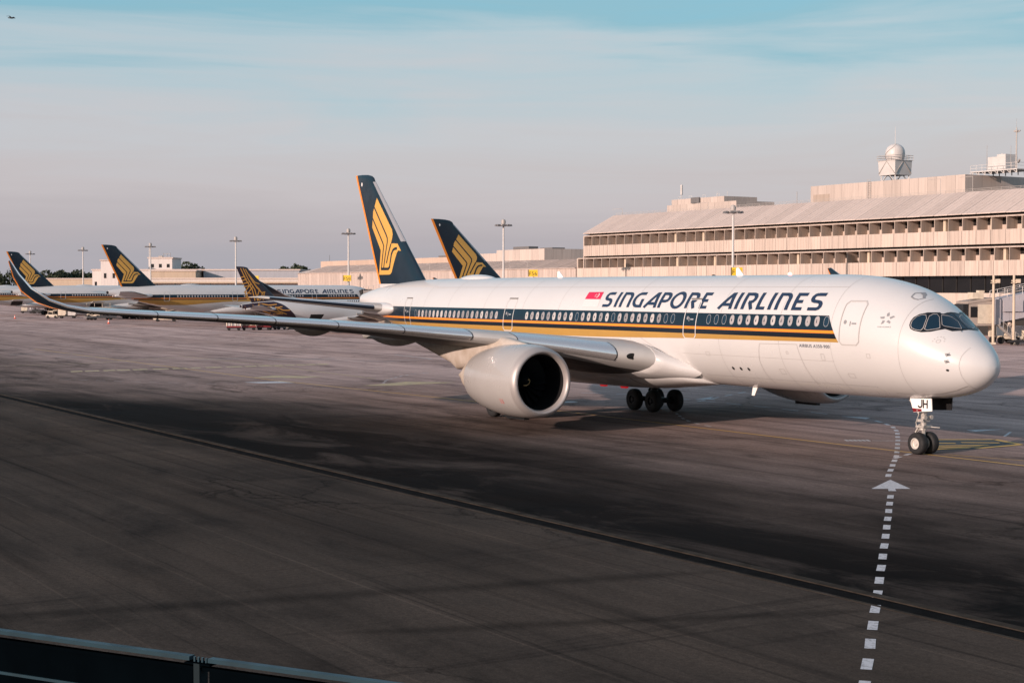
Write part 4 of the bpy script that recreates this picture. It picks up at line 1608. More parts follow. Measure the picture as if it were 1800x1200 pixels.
    fin = P(b).build('fin', PURPLE if purple else NAVY, root, angle=50)
    b = MB()
    rr = []
    for z, a, c in ((6.9, 53.9, 61.9), (7.9, 54.2, 62.3), (8.238, 54.56, 62.45)):
        rr.append(ring((Vector((a, 0, z)), Vector((c, 0, z)), Vector((0, 1, 0)), .097)))
    b.loft(rr, True, True, True)
    P(b).build('fin_root', PURPLE if purple else PAINT, root, angle=50)
    if not purple:
        b = MB()
        rows = []
        for z, a, c in FZ:
            y0 = fin_y(c - .30, z, .012)
            rows.append([(c - .30, y0, z), (c + .012, .018, z), (c + .012, -.018, z), (c - .30, -y0, z)])
        b.loft(rows, False)
        P(b).build('fin_trailing_edge', ORANGE, fin)
        b = MB()
        rows = []
        for k in range(8):
            z = 11.45 + (16.25 - 11.45) * k / 7
            a, c = fin_le_te(z)
            w = .22 + .20 * (1 - k / 7)
            rows.append([(a + w, fin_y(a + w, z, .016), z), (a + .2, fin_y(a + .2, z, .022), z), (a + .08, fin_y(a + .08, z, .022), z), (a - .03, 0, z), (a + .08, -fin_y(a + .08, z, .022), z), (a + w, -fin_y(a + w, z, .016), z)])
        b.loft(rows, False)
        P(b).build('fin_leading_edge', mat('pale_metal', (.30, .30, .32), .4, metal=.3), fin)
        b = MB()
        for sd in (1, -1):
            b.poly(BIRD, lambda s, z: (s, sd * fin_y(s, z, .010), z), 2)
        em = P(b).build('bird_emblem', BIRDGOLD, fin, angle=60)
        b = MB()
        for sd in (1, -1):
            for pl, w in zip(BL, BW):
                for q in stroke(pl, w):
                    b.poly(q, lambda s, z: (s, sd * fin_y(s, z, .016), z), 1)
        P(b).build('emblem_gap', NAVY, em, angle=60)
        b = MB()
        P(b.add([(65.35 + .1 * math.cos(a), fin_y(65.35, 16.1, .014), 16.15 + .16 * math.sin(a)) for a in [k * math.pi / 5 for k in range(10)]], [tuple(range(10))])).build('fin_light', PLACARD, fin)
        # cheatlines
        P(band(5.85, 6.57, 62.5, 4, .008)).build('navy_stripe', NAVY, root, angle=60)
        P(band(5.71, 5.85, 60.5, 1, .008)).build('orange_stripe', ORANGE, root, angle=60)
        P(band(5.46, 5.71, 60.0, 2, .008)).build('dark_stripe', INK, root, angle=60)
        P(band(gold_bottom, 5.46, 59.0, 4, .008)).build('gold_stripe', GOLD, root, angle=60)
        # titles and flag
        for ch, s0, s1 in TITLES:
            b = MB()
            wdt, hgt, zb = s0 - s1, .86, 6.80
            for pts, cl in GLYPH[ch]:
                pl = [((.13 + x * (wdt - .26) if ch != 'I' else wdt / 2) / 1.62, y * hgt) for x, y in pts]
                for q in stroke(pl, .158, cl):
                    b.poly([(s0 - x * 1.62, zb + y) for x, y in q], lambda s, z: skin(s, z, .014), 2)
            P(b).build('title_letter', TITLE, root, angle=70)
        b = MB()
        b.poly([(29.97, 7.66), (28.42, 7.67), (28.32, 7.24), (29.95, 7.24)], lambda s, z: skin(s, z, .010), 3)
        fl = P(b).build('flag', FLAGRED, root, angle=70)
        b = MB()
        b.poly([(29.95, 7.24), (28.32, 7.24), (28.27, 6.78), (29.95, 6.78)], lambda s, z: skin(s, z, .010), 3)
        P(b).build('flag_lower_half', FLAGWHITE, fl, angle=70)
        b = MB()
        cs = [(28.80 - .13 * math.cos(R(a)), 7.46 + .13 * math.sin(R(a))) for a in range(-100, 101, 25)] + [(28.87 - .12 * math.cos(R(a)), 7.46 + .105 * math.sin(R(a))) for a in range(90, -91, -30)]
        b.poly(cs, lambda s, z: skin(s, z, .014), 0)
        for k in range(5):
            a = R(90 + 72 * k)
            cx, cz = 29.0 + .075 * math.cos(a), 7.46 + .075 * math.sin(a)
            b.poly([(cx + .028 * math.cos(R(90 + 72 * j)), cz + .028 * math.sin(R(90 + 72 * j))) for j in range(5)], lambda s, z: skin(s, z, .014), 0)
        P(b).build('flag_moon_and_stars', FLAGWHITE, fl, angle=70)
    # cockpit
    def s_c(z):
        lo, hi = .6, 6.0
        for _ in range(40):
            md = (lo + hi) / 2
            if smooth(TOP, md) < z:
                lo = md
            else:
                hi = md
        return lo
    SR = 3.80

    def cu(s, z):
        a = s_c(z)
        return math.sqrt(max(0.0, (s - a) / (SR - a)))

    def cpt(u, z, off):
        # wraps round the nose at height z; u = 0 on the centreline, negative to port
        a = s_c(z)
        s = a + (SR - a) * u * u
        th = th_of(s, z) * (1 if u >= 0 else -1)
        return tuple(fpt(s, th) + fnorm(s, th) * off)
    MT = [(3.73, 6.18), (3.77, 6.38), (3.75, 6.55), (3.65, 6.69), (3.47, 6.77), (3.2, 6.77)]
    MBt = [(2.46, 6.02), (2.62, 5.97), (2.81, 5.9), (3.14, 5.87), (3.46, 5.94), (3.63, 6.03)]
    half = [(cu(*q), q[1]) for q in MT] + [(.36, 6.72), (.30, 6.71), (.16, 6.76), (0.0, 6.78), (0.0, 5.98), (.2, 5.95), (.38, 5.92)] + [(cu(*q), q[1]) for q in MBt]
    b = MB()
    for sd in (1, -1):
        b.poly([(sd * u, z) for u, z in half], lambda u, z: cpt(u, z, .010), 4)
    mk = P(b).build('cockpit_mask', MASK, root, angle=70)
    W1 = [(3.67, 6.18), (3.71, 6.38), (3.66, 6.57), (3.54, 6.66), (3.42, 6.65), (3.29, 6.49), (3.15, 6.06), (3.19, 5.95), (3.38, 5.97), (3.58, 6.05)]
    W2 = [(3.08, 6.01), (3.19, 6.36), (3.29, 6.6), (3.26, 6.69), (3.17, 6.68), (3.01, 6.55), (2.75, 6.23), (2.63, 6.06), (2.7, 6.02), (2.97, 5.96)]
    W3 = [(3.05, 6.64), (2.93, 6.61), (2.80, 6.53), (2.53, 6.33), (2.2, 6.08), (2.13, 6.02), (2.28, 6.06), (2.57, 6.14), (2.68, 6.21)]
    W4 = [(.02, 6.70), (.14, 6.68), (.24, 6.62), (.27, 6.45), (.30, 6.2), (.33, 6.05), (.2, 6.02), (.02, 6.04)]
    wins = [[(cu(*q), q[1]) for q in w] for w in (W1, W2, W3)] + [W4]
    for sd in (1, -1):
        if far and sd < 0:
            continue
        for i, w in enumerate(wins):
            b = MB()
            pl = [(sd * u, z) for u, z in w]
            b.poly(pl, lambda u, z: cpt(u, z, .018), 3)
            P(b).build('cockpit_window', CPANE, mk, angle=70)
            if not far and i < 3:
                b = MB()
                for q in stroke([(u * 2.6, z) for u, z in pl], .026, True):
                    b.poly([(x / 2.6, y) for x, y in q], lambda u, z: cpt(u, z, .024), 2)
                b.build('window_trim', CFRAME, mk, angle=70)
    # doors
    dz = {6.75: (6.2, 7.45, 5.2, 7.28, LINE), 19.1: (18.55, 19.62, 5.18, 7.28, DOORLIGHT), 38.1: (37.56, 38.69, 5.18, 7.2, DOORLIGHT), 52.9: (52.75, 53.9, 5.2, 7.15, DOORLIGHT)}
    for c, (s0, s1, z0, z1, mm) in dz.items():
        rc = .16
        loop = [(s0 + rc, z0), (s1 - rc, z0), (s1, z0 + rc), (s1, (z0 + z1) / 2 - .4), (s1, (z0 + z1) / 2 + .4), (s1, z1 - rc), (s1 - rc, z1), (s0 + rc, z1), (s0, z1 - rc), (s0, (z0 + z1) / 2 + .4), (s0, (z0 + z1) / 2 - .4), (s0, z0 + rc)]
        b = MB()
        for q in stroke(loop, .055 if not far else .07, True):
            b.poly(q, lambda s, z: skin(s, z, .018), 2)
        if purple:
            continue
        d = P(b).build('door', DOORLINE if c == 6.75 else mm, root, angle=70)
        if not far:
            b = MB()
            b.poly([(s1 - .30 + .09 * math.cos(a), 6.28 + .1 * math.sin(a)) for a in [k * math.pi / 5 for k in range(10)]], lambda s, z: skin(s, z, .018), 0)
            b.build('door_window', GREYMARK, d)
            b = MB()
            b.poly([(s0 + .25, 6.18), (s0 + .52, 6.18), (s0 + .52, 6.25), (s0 + .25, 6.25)], lambda s, z: skin(s, z, .022), 1)
            b.poly([(s0 + .60, 6.10), (s0 + .64, 6.10), (s0 + .64, 6.32), (s0 + .60, 6.32)], lambda s, z: skin(s, z, .022), 1)
            b.build('door_handle', GREYMARK if c == 6.75 else WFRAME, d)
            if c != 6.75:
                b = MB()
                b.poly([(s0 + .05, z1 - .01), (s1 - .05, z1 - .01), (s1 - .05, z1 + .07), (s0 + .05, z1 + .07)], lambda s, z: skin(s, z, .024), 1)
                b.build('door_hinge_cover', LINE, d)
    # cabin windows
    if far:
        b = MB()
        for s, plug in cabin_windows():
            if not plug:
                b.poly([(s + x, 6.24 + z) for x, z in oval(.16, .23, 8)], lambda s_, z_: skin(s_, z_, .016), 0)
        o = P(b).build('cabin_window_row', PANE if not purple else DARK, root)
        o['kind'] = 'stuff'
    else:
        fm, pm, gm = {}, {}, {}
        for s, plug in cabin_windows():
            z = 6.28 - (s - 8) * .0042
            b = MB()
            for q in stroke([(s + x, z + zz) for x, zz in oval(.168, .245)], .020, True):
                b.add([skin(a, c, .018) for a, c in q], [(0, 1, 2, 3)])
            fr_ = b.build('cabin_window', WFRAME, root, fix=False)
            b = MB()
            b.add([skin(s + x, z + zz, .014) for x, zz in oval(.155, .232)], [tuple(range(14))])
            b.build('pane', PLUG if plug else random.choice((PANE, PANE, PANE, PANE2, PANE3, PANE3)), fr_, fix=False)
    if livery == 'gold' and not far:
        add_hero_marks(root)
    # landing gear
    gear(root, P, far, scl)
    # antenna dome on the crown
    if not purple:
        b = MB()
        rings = []
        for i in range(13):
            f = i / 12
            e = math.sin(math.pi * min(1, max(0.0, f))) ** .55
            rings.append([(44.6 + 5.0 * f, .62 * max(e, .02) * math.sin(R(-95 + 190 * j / 12)), 8.5 + .36 * max(e, .02) * math.cos(R(-95 + 190 * j / 12))) for j in range(13)])
        b.loft(rings, False)
        P(b).build('antenna_dome', PAINT, root, angle=60)


def wheel(parent, c, r, w, rim_r, rm=None):
    """tyre with rim: axle along y"""
    b = MB()
    h = w / 2
    pr = [(-h * .98, rim_r), (-h, r * .72), (-h * .92, r * .88), (-h * .72, r * .97), (-h * .4, r), (h * .4, r), (h * .72, r * .97), (h * .92, r * .88), (h, r * .72), (h * .98, rim_r)]
    b.lathe(pr, 28, c, 'y')
    t = b.build('tyre', TYRE, parent, angle=50)
    b = MB()
    b.lathe([(-h * .9, 0.001), (-h * .9, rim_r * .35), (-h * .62, rim_r * .5), (-h * .62, rim_r * .8), (-h * .99, rim_r * .86), (-h * .99, rim_r * 1.02)], 20, c, 'y')
    b.lathe([(h * .9, 0.001), (h * .9, rim_r * .35), (h * .62, rim_r * .5), (h * .62, rim_r * .8), (h * .99, rim_r * .86), (h * .99, rim_r * 1.02)], 20, c, 'y')
    b.build('rim', rm or RIM, t, angle=30)
    return t


def gear(root, P, far, scl):
    if scl:
        return
    ng = empty('nose_gear', (4.77, 0, 0), 0, root)
    if not far:
        for y in (-.36, .36):
            wheel(ng, (0, y, .53), .53, .42, .26)
    else:
        for y in (-.36, .36):
            b = MB()
            b.lathe([(-.2, .02), (-.2, .5), (.2, .5), (.2, .02)], 14, (0, y, .52), 'y')
            b.build('tyre', TYRE, ng)
    b = MB()
    b.tube((0, -.4, .53), (0, .4, .53), .09, .09, 10)
    b.tube((0, 0, .5), (-.02, 0, 1.25), .095, .095, 12)
    b.tube((-.02, 0, 1.15), (-.05, 0, 2.9), .15, .16, 12)
    b.tube((.02, 0, 1.15), (.05, 0, 1.32), .2, .2, 12)
    b.build('strut', STRUT, ng)
    b = MB()
    b.path([(.12, .0, .62), (.42, .02, 1.02), (.16, .02, 1.42)], .04, 8)
    b.path([(.12, .1, .62), (.42, .1, 1.02), (.16, .1, 1.42)], .035, 8)
    b.build('torque_link', RIM, ng)
    if not far:
        b = MB()
        b.tube((-.5, -.0, 1.33), (-.95, -.1, 1.33), .03, .02, 6)
        b.box(-.28, .22, -.3, .3, 1.28, 1.38)
        b.path([(.1, .22, 1.1), (.2, .3, 1.5), (.05, .24, 1.95), (-.1, .2, 2.3)], .022, 6)
        b.path([(-.15, .2, 1.0), (-.3, .28, 1.4), (-.12, .25, 1.9)], .02, 6)
        b.path([(.2, -.2, 1.0), (.34, -.26, 1.5), (.1, -.2, 2.2)], .022, 6)
        b.box(-.18, .18, -.26, .26, 1.55, 1.68)
        b.tube((.25, 0, 1.9), (.9, 0, 2.6), .07, .07, 8)
        b.build('steering_linkage', STRUT, ng)
        for y, z in ((.2, 1.78), (-.2, 1.78), (0.24, 2.0)):
            b = MB()
            b.tube((-.18, y, z), (-.34, y, z), .07, .11, 12)
            b.build('taxi_lamp', RIM, ng)
        # doors: starboard one carries the two letters
        b = MB()
        b.prism([(5.04, 2.68), (3.66, 2.74), (3.62, 2.15), (4.80, 2.03)], lambda a, c, h: (a - 4.77, .62 + h, c), (-.02, .02))
        dr_ = b.build('gear_door', PLACARD, ng, smooth=False)
        b = MB()
        b.prism([(4.88, 2.22), (4.28, 2.21), (4.27, 2.095), (4.80, 2.04)], lambda a, c, h: (a - 4.77, .642 + h, c), (0, .004))
        b.build('door_red_block', PLACRED, dr_, smooth=False)
        for x0, strokes in ((4.50, [[(.24, .40), (.24, .10), (.18, .03), (.07, .03), (0, .10)]]), (4.16, [[(0, 0), (0, .40)], [(.24, 0), (.24, .40)], [(0, .2), (.24, .2)]])):
            b = MB()
            for pl in strokes:
                for q in stroke(pl, .075):
                    b.add([(x0 - u - 4.77, .650, 2.26 + v) for u, v in q], [(0, 1, 2, 3)])
            b.build('door_letter', BLACK, dr_, smooth=False, fix=False)
        vs, fs = text_mesh('S', .11)
        b = MB()
        b.add([(4.58 - x - 4.77, .654, 2.10 + y) for x, y, z in vs], fs)
        b.build('door_letters', PLACARD, dr_, smooth=False)
        b = MB()
        b.prism([(5.04, 2.68), (3.54, 2.74), (3.58, 2.15), (4.80, 2.08)], lambda a, c, h: (a - 4.77, -.62 + h, c), (-.02, .02))
        b.build('gear_door', DARK, ng, smooth=False)  # port door coloured dark for the shade on its inner face
        b = MB()
        b.add([(3.3 - 4.77, -.62, 2.742), (5.3 - 4.77, -.62, 2.60), (5.3 - 4.77, .62, 2.60), (3.3 - 4.77, .62, 2.742)], [(0, 1, 2, 3)])
        b.build('gear_bay', BLACK, ng, smooth=False)
    for sd in (1, -1):
        mg = empty('main_gear', (33.43, 5.3 * sd, 0), 0, root)
        for x in (-1.02, 1.02):
            for y in (-.86, .86):
                if far:
                    b = MB()
                    b.lathe([(-.25, .02), (-.25, .66), (.25, .66), (.25, .02)], 14, (x, y, .68), 'y')
                    b.build('tyre', TYRE, mg)
                else:
                    wheel(mg, (x, y, .70), .70, .52, .33, DARK)  # dark rims: shade under the fuselage is put into their colour
        b = MB()
        b.beam((-1.1, 0, .72), (1.1, 0, .72), .3, .34)
        for x in (-1.02, 1.02):
            b.tube((x, -.86, .7), (x, .86, .7), .11, .11, 10)
        b.tube((0, 0, .7), (-.1, -.1 * sd, 2.9), .2, .27, 14)
        b.tube((.1, 0, 1.5), (.9, -1.6 * sd, 2.9), .1, .1, 10)
        b.tube((-.2, 0, 1.4), (-1.0, 0, 2.8), .09, .09, 10)
        b.path([(.25, 0, .85), (.62, 0, 1.3), (.22, 0, 1.7)], .07, 8)
        b.build('bogie', DARK, mg)
        b = MB()
        b.prism([(-.9, 1.5), (.8, 1.5), (.9, 3.4), (-1.0, 3.4)], lambda a, c, h: (a, (.55 + h + .1 * (c - 1.5)) * sd, c), (-.03, .03))
        b.build('gear_door', BELLY, mg, smooth=False)


def add_hero_marks(root):
    up = lambda b, n, m, par=root: b.build(n, m, par, angle=70)
    # type name under the stripe
    vs, fs = text_mesh('AIRBUS A350-900', 0.23, 'LEFT', 1.06)
    xm = max(v[0] for v in vs)
    k = 2.15 / xm
    b = MB()
    b.add([skin(10.27 - x * k, 4.99 + y * 1.0, .012) for x, y, z in vs], fs)
    up(b, 'type_lettering', TITLE)
    # five pointed alliance mark
    b = MB()
    for i in range(5):
        a = R(90 + 72 * i)
        c0 = (4.86 - .0, 6.47)
        tip = (.13, .30)
        pts = []
        for rr, da in ((.30, -3), (.15, 24), (.105, -20), (.24, -17)):
            pts.append((c0[0] + rr * 1.25 * math.cos(a + R(da)), c0[1] + rr * math.sin(a + R(da))))
        b.poly(pts, lambda s, z: skin(s, z, .012), 0)
    st = up(b, 'alliance_star', GREYMARK)
    vs, fs = text_mesh('STAR ALLIANCE', 0.085, 'CENTER', 1.05)
    b = MB()
    b.add([skin(4.86 - x * 1.1, 6.06 + y, .012) for x, y, z in vs], fs)
    up(b, 'alliance_lettering', GREYMARK, st)
    # sensor plates, probes and small ports around the nose
    b = MB()
    for cz in (4.87, 4.57):
        b.poly([(1.85 + .11 * math.cos(R(40 * k)) * (1.25 if k % 2 else .8), cz + .085 * math.sin(R(40 * k)) * (1.25 if k % 2 else .8)) for k in range(9)], lambda s, z: skin(s, z, .012), 0)
    up(b, 'sensor_plate', GREYMARK)
    b = MB()
    for cz in (4.87, 4.57):
        p = Vector(skin(1.85, cz, .01))
        n = fnorm(1.85, th_of(1.85, cz))
        b.tube(p, p + n * .12, .03, .02, 8)
        b.tube(p + n * .12, p + n * .12 + Vector((-.1, 0, 0)), .018, .014, 6)
    up(b, 'probe', LINE)
    b = MB()
    b.poly([(1.83 + .065 * math.cos(R(36 * k)), 4.17 + .055 * math.sin(R(36 * k))) for k in range(10)], lambda s, z: skin(s, z, .012), 0)
    for s in (14.85, 15.48, 16.12):
        b.poly([(s + .09 * math.cos(R(36 * k)), 3.68 + .09 * math.sin(R(36 * k))) for k in range(10)], lambda s_, z: skin(s_, z, .012), 0)
    up(b, 'port_hole', BLACK)
    b = MB()
    for k in range(12):
        a = R(30 * k)
        if 200 < 30 * k < 340:
            continue
        cs, cz = 2.36 + .20 * math.cos(a), 5.47 + .20 * math.sin(a)
        b.poly([(cs - .018, cz - .018), (cs + .018, cz - .018), (cs + .018, cz + .018), (cs - .018, cz + .018)], lambda s, z: skin(s, z, .012), 0)
    for q in stroke([(2.36 + .075 * math.cos(R(30 * k)), 5.47 + .075 * math.sin(R(30 * k))) for k in range(12)], .018, True):
        b.poly(q, lambda s, z: skin(s, z, .012), 0)
    up(b, 'static_port_mark', LINE_L)
    # panel lines
    def pl(pts, w=.02, lev=2, closed=False):
        b = MB()
        for q in stroke(pts, w, closed):
            b.poly(q, lambda s, z: skin(s, z, .014), 3)
        up(b, 'panel_line', LINE_L)
    pl([(13.3, 5.06), (13.6, 4.2), (13.65, 3.4), (13.6, 3.0)], .018)
    pl([(10.45, 5.12), (10.3, 4.4), (10.2, 3.7), (10.15, 3.1)], .022)
    pl([(13.3, 5.08), (10.45, 5.12)], .03)
    pl([(23.6, 5.1), (22.3, 4.54), (21.45, 4.22), (20.45, 3.66), (20.15, 3.24), (20.2, 2.88)], .022)
    pl([(5.25, 2.95), (3.9, 2.92), (2.7, 3.05), (1.9, 3.24), (1.35, 3.46)], .02)
    pl([(1.35, 3.46), (1.25, 3.32)], .02)
    pl([(1.22, 5.2), (1.34, 4.8), (1.38, 4.4), (1.34, 3.9), (1.25, 3.35)], .012)
    # frame and lap joints of the skin
    for s_ in (4.0, 8.05, 11.8, 16.6, 24.6, 32.4, 36.6, 41.5, 46.5, 50.4):
        b = MB()
        rows = []
        for i in range(41):
            th = R(4 + 162 * i / 40)
            rows.append([skin_th(s_, th, .006), skin_th(s_ + .014, th, .006)])
        b.loft(rows, False)
        up(b, 'skin_joint', SEAM)
    for z_, s0_, s1_ in ((7.95, 8, 50), (4.35, 8, 20), (3.2, 6, 19)):
        b = MB()
        rows = [[skin(s0_ + (s1_ - s0_) * i / 60, z_, .006), skin(s0_ + (s1_ - s0_) * i / 60, z_ + .014, .006)] for i in range(61)]
        b.loft(rows, False)
        up(b, 'skin_joint', SEAM)
    # small access hatches and drain holes low on the side
    for s_, z_, w_h, h_h in ((12.0, 3.55, .35, .25), (17.6, 4.3, .3, .2), (8.6, 4.4, .22, .3), (7.0, 3.6, .4, .2), (5.6, 4.6, .2, .2), (11.2, 4.6, .14, .14), (22.3, 3.15, .3, .2)):
        b = MB()
        for q in stroke([(s_, z_), (s_ + w_h, z_), (s_ + w_h, z_ + h_h), (s_, z_ + h_h)], .016, True):
            b.poly(q, lambda s, z: skin(s, z, .008), 1)
        up(b, 'access_hatch', SEAM)
    # crown hatch
    b = MB()
    hp = [(4.60, 7.49), (4.72, 7.66), (4.62, 7.68), (4.40, 7.57), (4.20, 7.42), (4.26, 7.36), (4.42, 7.40)]
    for q in stroke([(s, z) for s, z in hp], .03, True):
        b.poly(q, lambda s, z: skin(s, z, .012), 1)
    up(b, 'escape_hatch', GREYMARK)
    # belly: drain mast, blade aerials, beacons
    b = MB()
    b.prism([(16.45, 2.6), (16.85, 2.6), (16.95, 2.12), (16.72, 2.12)], lambda a, c, h: (a, h + .35, c), (-.03, .03))
    up(b, 'drain_mast', PLACARD)
    b = MB()
    b.prism([(18.1, 8.58), (18.75, 8.58), (18.75, 9.0), (18.55, 9.02)], lambda a, c, h: (a, h, c), (-.025, .025))
    up(b, 'blade_aerial', PLACARD)
    b = MB()
    b.prism([(36.1, 8.58), (36.8, 8.58), (36.8, 8.97), (36.6, 9.0)], lambda a, c, h: (a, h, c), (-.025, .025))
    up(b, 'blade_aerial', PLACARD)
    b = MB()
    b.lathe([(0, .12), (.08, .11), (.14, .07), (.16, .01)], 14, (14.35, 0, 8.58), 'z')
    up(b, 'beacon', TOPLIGHT)
    for s in (31.5, 29.3):
        b = MB()
        b.prism([(s - .4, 2.05), (s + .4, 2.05), (s + .25, 1.84), (s - .15, 1.84)], lambda a, c, h: (a, h, c), (-.11, .11))
        up(b, 'red_belly_light', REDLIGHT)
    # wiper at the windscreen foot
    b = MB()
    b.path([skin(1.98, 5.88, .04), skin(2.12, 6.0, .05)], .014, 5)
    up(b, 'wiper', DARK)


# the taxiing airliner
O_ = Vector((22.085, 71.70, 0))
HERO_ROT = R(121.319)
hero = empty('airliner', (19.607 - math.cos(HERO_ROT) * 4.768, 75.769 - math.sin(HERO_ROT) * 4.768, 0), HERO_ROT)
tag(hero, 'large white, navy and gold airliner taxiing in front, its nose to the right', 'airplane', 'airliners in gold bird livery')
make_airliner(hero, far=False)

# parked airliners of the same type: one built, the others copied
ROW_ROT = R(214)


def place_tail(o, x, y, sc=66.7):
    o.location = (x - math.cos(ROW_ROT) * sc, y - math.sin(ROW_ROT) * sc, 0)
    o.rotation_euler = (0, 0, ROW_ROT)


par = empty('airliner')
make_airliner(par, far=True)
place_tail(par, -85, 330)
tag(par, 'parked airliner with its title showing beside the purple tail', 'airplane', 'airliners in gold bird livery')
for (x, y, lab) in ((-124, 391, 'parked airliner whose navy tail is the leftmost of all the tails'),
                    (-163, 452, 'parked airliner cut by the left edge, only its fuselage showing'),
                    (-10.6, 207.5, 'airliner hidden behind the taxiing one, only its navy tail showing')):
    c = copy_tree(par)
    place_tail(c, x, y)
    tag(c, lab, 'airplane', 'airliners in gold bird livery')
    if x < -100:
        b = MB()
        b.poly([(43.2, 4.15), (46.4, 4.15), (46.4, 3.0), (43.2, 2.9)], lambda s, z: skin(s, max(z, fus(s)[1] + .02), .016), 3)
        b.build('cargo_hold_opening', DARK, c)
        b = MB()
        b.prism([(43.2, 0), (46.4, 0), (46.4, 1.5), (43.2, 1.5)], lambda q, w, h: (q, 2.75 + w, 4.2 + .25 * w + h), (0, .1))
        b.build('cargo_door', PAINT, c, smooth=False)

# smaller airliner with the lattice tail
SCL = (0.66, 0.66, 0.68, 3.85)
lat = empty('airliner')
make_airliner(lat, far=True, livery='lattice', scl=SCL)
place_tail(lat, -46.6, 269, 66.7 * SCL[0])
tag(lat, 'smaller white airliner with a dark purple tail crossed by gold lattice lines', 'airplane')
# dark rear body and the gold lattice on fin and body
b = MB()
rows = []
for i in range(15):
    s_lo, s_hi = 52.5, 65.1
    row = []
    for j in range(13):
        th = R(30 + 125 * j / 12)
        f = i / 14
        sf = 50.2 + 6.2 * (1 - (j / 12)) ** 1.6
        s = sf + (65.1 - sf) * f
        row.append(skin_th(s, th, .012))
    rows.append(row)
b.loft(rows, False)


def PS(b):
    b.v = [(x * SCL[0], y * SCL[1], SCL[3] + (z - 5.55) * SCL[2]) for x, y, z in b.v]
    return b


PS(b).build('dark_rear_body', PURPLE, lat, angle=60)
b = MB()
LAT = [[(65.4, 16.5), (63.9, 13.6), (62.2, 11.2), (61.4, 8.4)], [(64.7, 16.5), (63.2, 13.6), (61.5, 11.2), (60.7, 8.4)], [(64.1, 16.3), (62.5, 13.8), (60.9, 11.6), (59.6, 10.4), (58.6, 10.6)],
       [(65.3, 14.2), (64.1, 14.5)], [(65.0, 13.4), (63.7, 13.8)], [(64.9, 12.6), (63.1, 13.0)], [(64.5, 11.9), (62.6, 12.2)], [(62.6, 12.6), (64.2, 10.6), (63.4, 8.6)], [(62.0, 12.0), (63.6, 9.9), (63.0, 8.5)],
       [(63.2, 15.0), (61.5, 13.0), (60.2, 12.6)], [(62.2, 13.2), (60.2, 11.2), (60.9, 9.2), (60.2, 8.4)], [(61.4, 12.4), (59.4, 10.2), (60.0, 8.6)], [(64.4, 10.6), (62.4, 10.2)], [(64.0, 9.4), (62.2, 9.2)], [(58.9, 10.4), (59.2, 8.5)]]
for pl in LAT:
    for q in stroke(pl, .25):
        b.poly(q, lambda s, z: (s, fin_y(s, min(max(z, 8.25), 16.9), .014), z), 1)
PS(b).build('gold_lattice', LATTICE, lat)
b = MB()
LATB = [[(64.4, 7.3), (64.4, 6.6)], [(63.4, 7.6), (63.2, 6.3)], [(62.4, 7.8), (59.4, 6.9), (56.9, 6.6), (54.6, 6.9)], [(62.4, 7.3), (59.4, 6.3), (57.2, 5.8), (55.0, 5.3)], [(60.8, 7.8), (58.2, 7.3), (56.0, 7.5)],
        [(58.8, 6.6), (56.8, 5.0), (54.4, 5.2)], [(57.8, 7.0), (55.6, 5.8), (53.4, 5.0)], [(59.8, 5.9), (57.6, 5.2)], [(56.2, 6.8), (54.4, 6.0), (52.6, 6.0)], [(61.6, 6.9), (60.2, 5.6)], [(60.6, 7.1), (58.9, 5.4)],
        [(57.0, 7.4), (55.8, 6.2), (56.4, 4.9)], [(55.2, 7.0), (54.4, 4.7)], [(58.2, 6.0), (57.0, 4.6)]]
for pl in LATB:
    for q in stroke(pl, .22):
        b.poly(q, lambda s, z: skin(s, z, .018), 1)
PS(b).build('gold_lattice', LATTICE, lat)
b = MB()
b.poly([(43.0, 4.9), (46.8, 4.9), (47.1, 3.4), (46.2, 2.95), (44.0, 2.8)], lambda s, z: skin(s, max(z, fus(s)[1] + .02), .016), 2)
PS(b).build('cargo_hold_opening', DARK, lat)

# ------------------------------------------------------------------ flood light masts
def make_mast():
    r = empty('light_mast')
    b = MB()
    b.tube((0, 0, 0), (0, 0, 21.2), .30, .17, 12)
    b.build('pole', WHITEMET, r)
    b = MB()
    b.lathe([(20.6, .5), (20.75, .95), (20.95, .95), (21.05, .4), (21.6, .5), (21.95, .35), (22.05, .05)], 14, (0, 0, 0), 'z')
    b.build('head_ring', RAILMET, r)
    for k in range(8):
        a = 2 * math.pi * k / 8 + .2
        b = MB()
        c, s = math.cos(a), math.sin(a)
        b.beam((c * .6, s * .6, 20.85), (c * 1.55, s * 1.55, 20.95), .1)
        b.frustum(c * 1.45 - .28, c * 1.45 + .28, s * 1.45 - .28, s * 1.45 + .28, 20.62, c * 1.45 - .2, c * 1.45 + .2, s * 1.45 - .2, s * 1.45 + .2, 20.98)
        b.build('flood_lamp', GSEGREY, r, smooth=False)
    return r


masts = [(37.58, 271.4, 'flood light mast before the terminal facade, beside the sign reading F54'), (-1.75, 327.6, 'flood light mast just right of the second tallest navy tail'),
         (-38.68, 377.6, 'flood light mast just left of the tallest navy tail'), (-75.45, 435.9, 'flood light mast standing behind the purple tail'),
         (-112.4, 496.1, 'flood light mast beside the navy tail left of the purple tail'), (-146.2, 543.8, 'flood light mast alone between the two leftmost navy tails'),
         (-181.7, 601.8, 'flood light mast peeking out behind the leftmost navy tail')]
mp0 = make_mast()
for i, (x, y, lab) in enumerate(masts):
    o = mp0 if i == 0 else copy_tree(mp0)
    o.location = (x, y, 0)
    o.rotation_euler = (0, 0, random.uniform(0, 1))
    tag(o, lab, 'light mast', 'flood light masts along the stands')

# ------------------------------------------------------------------ yellow stand signs on posts


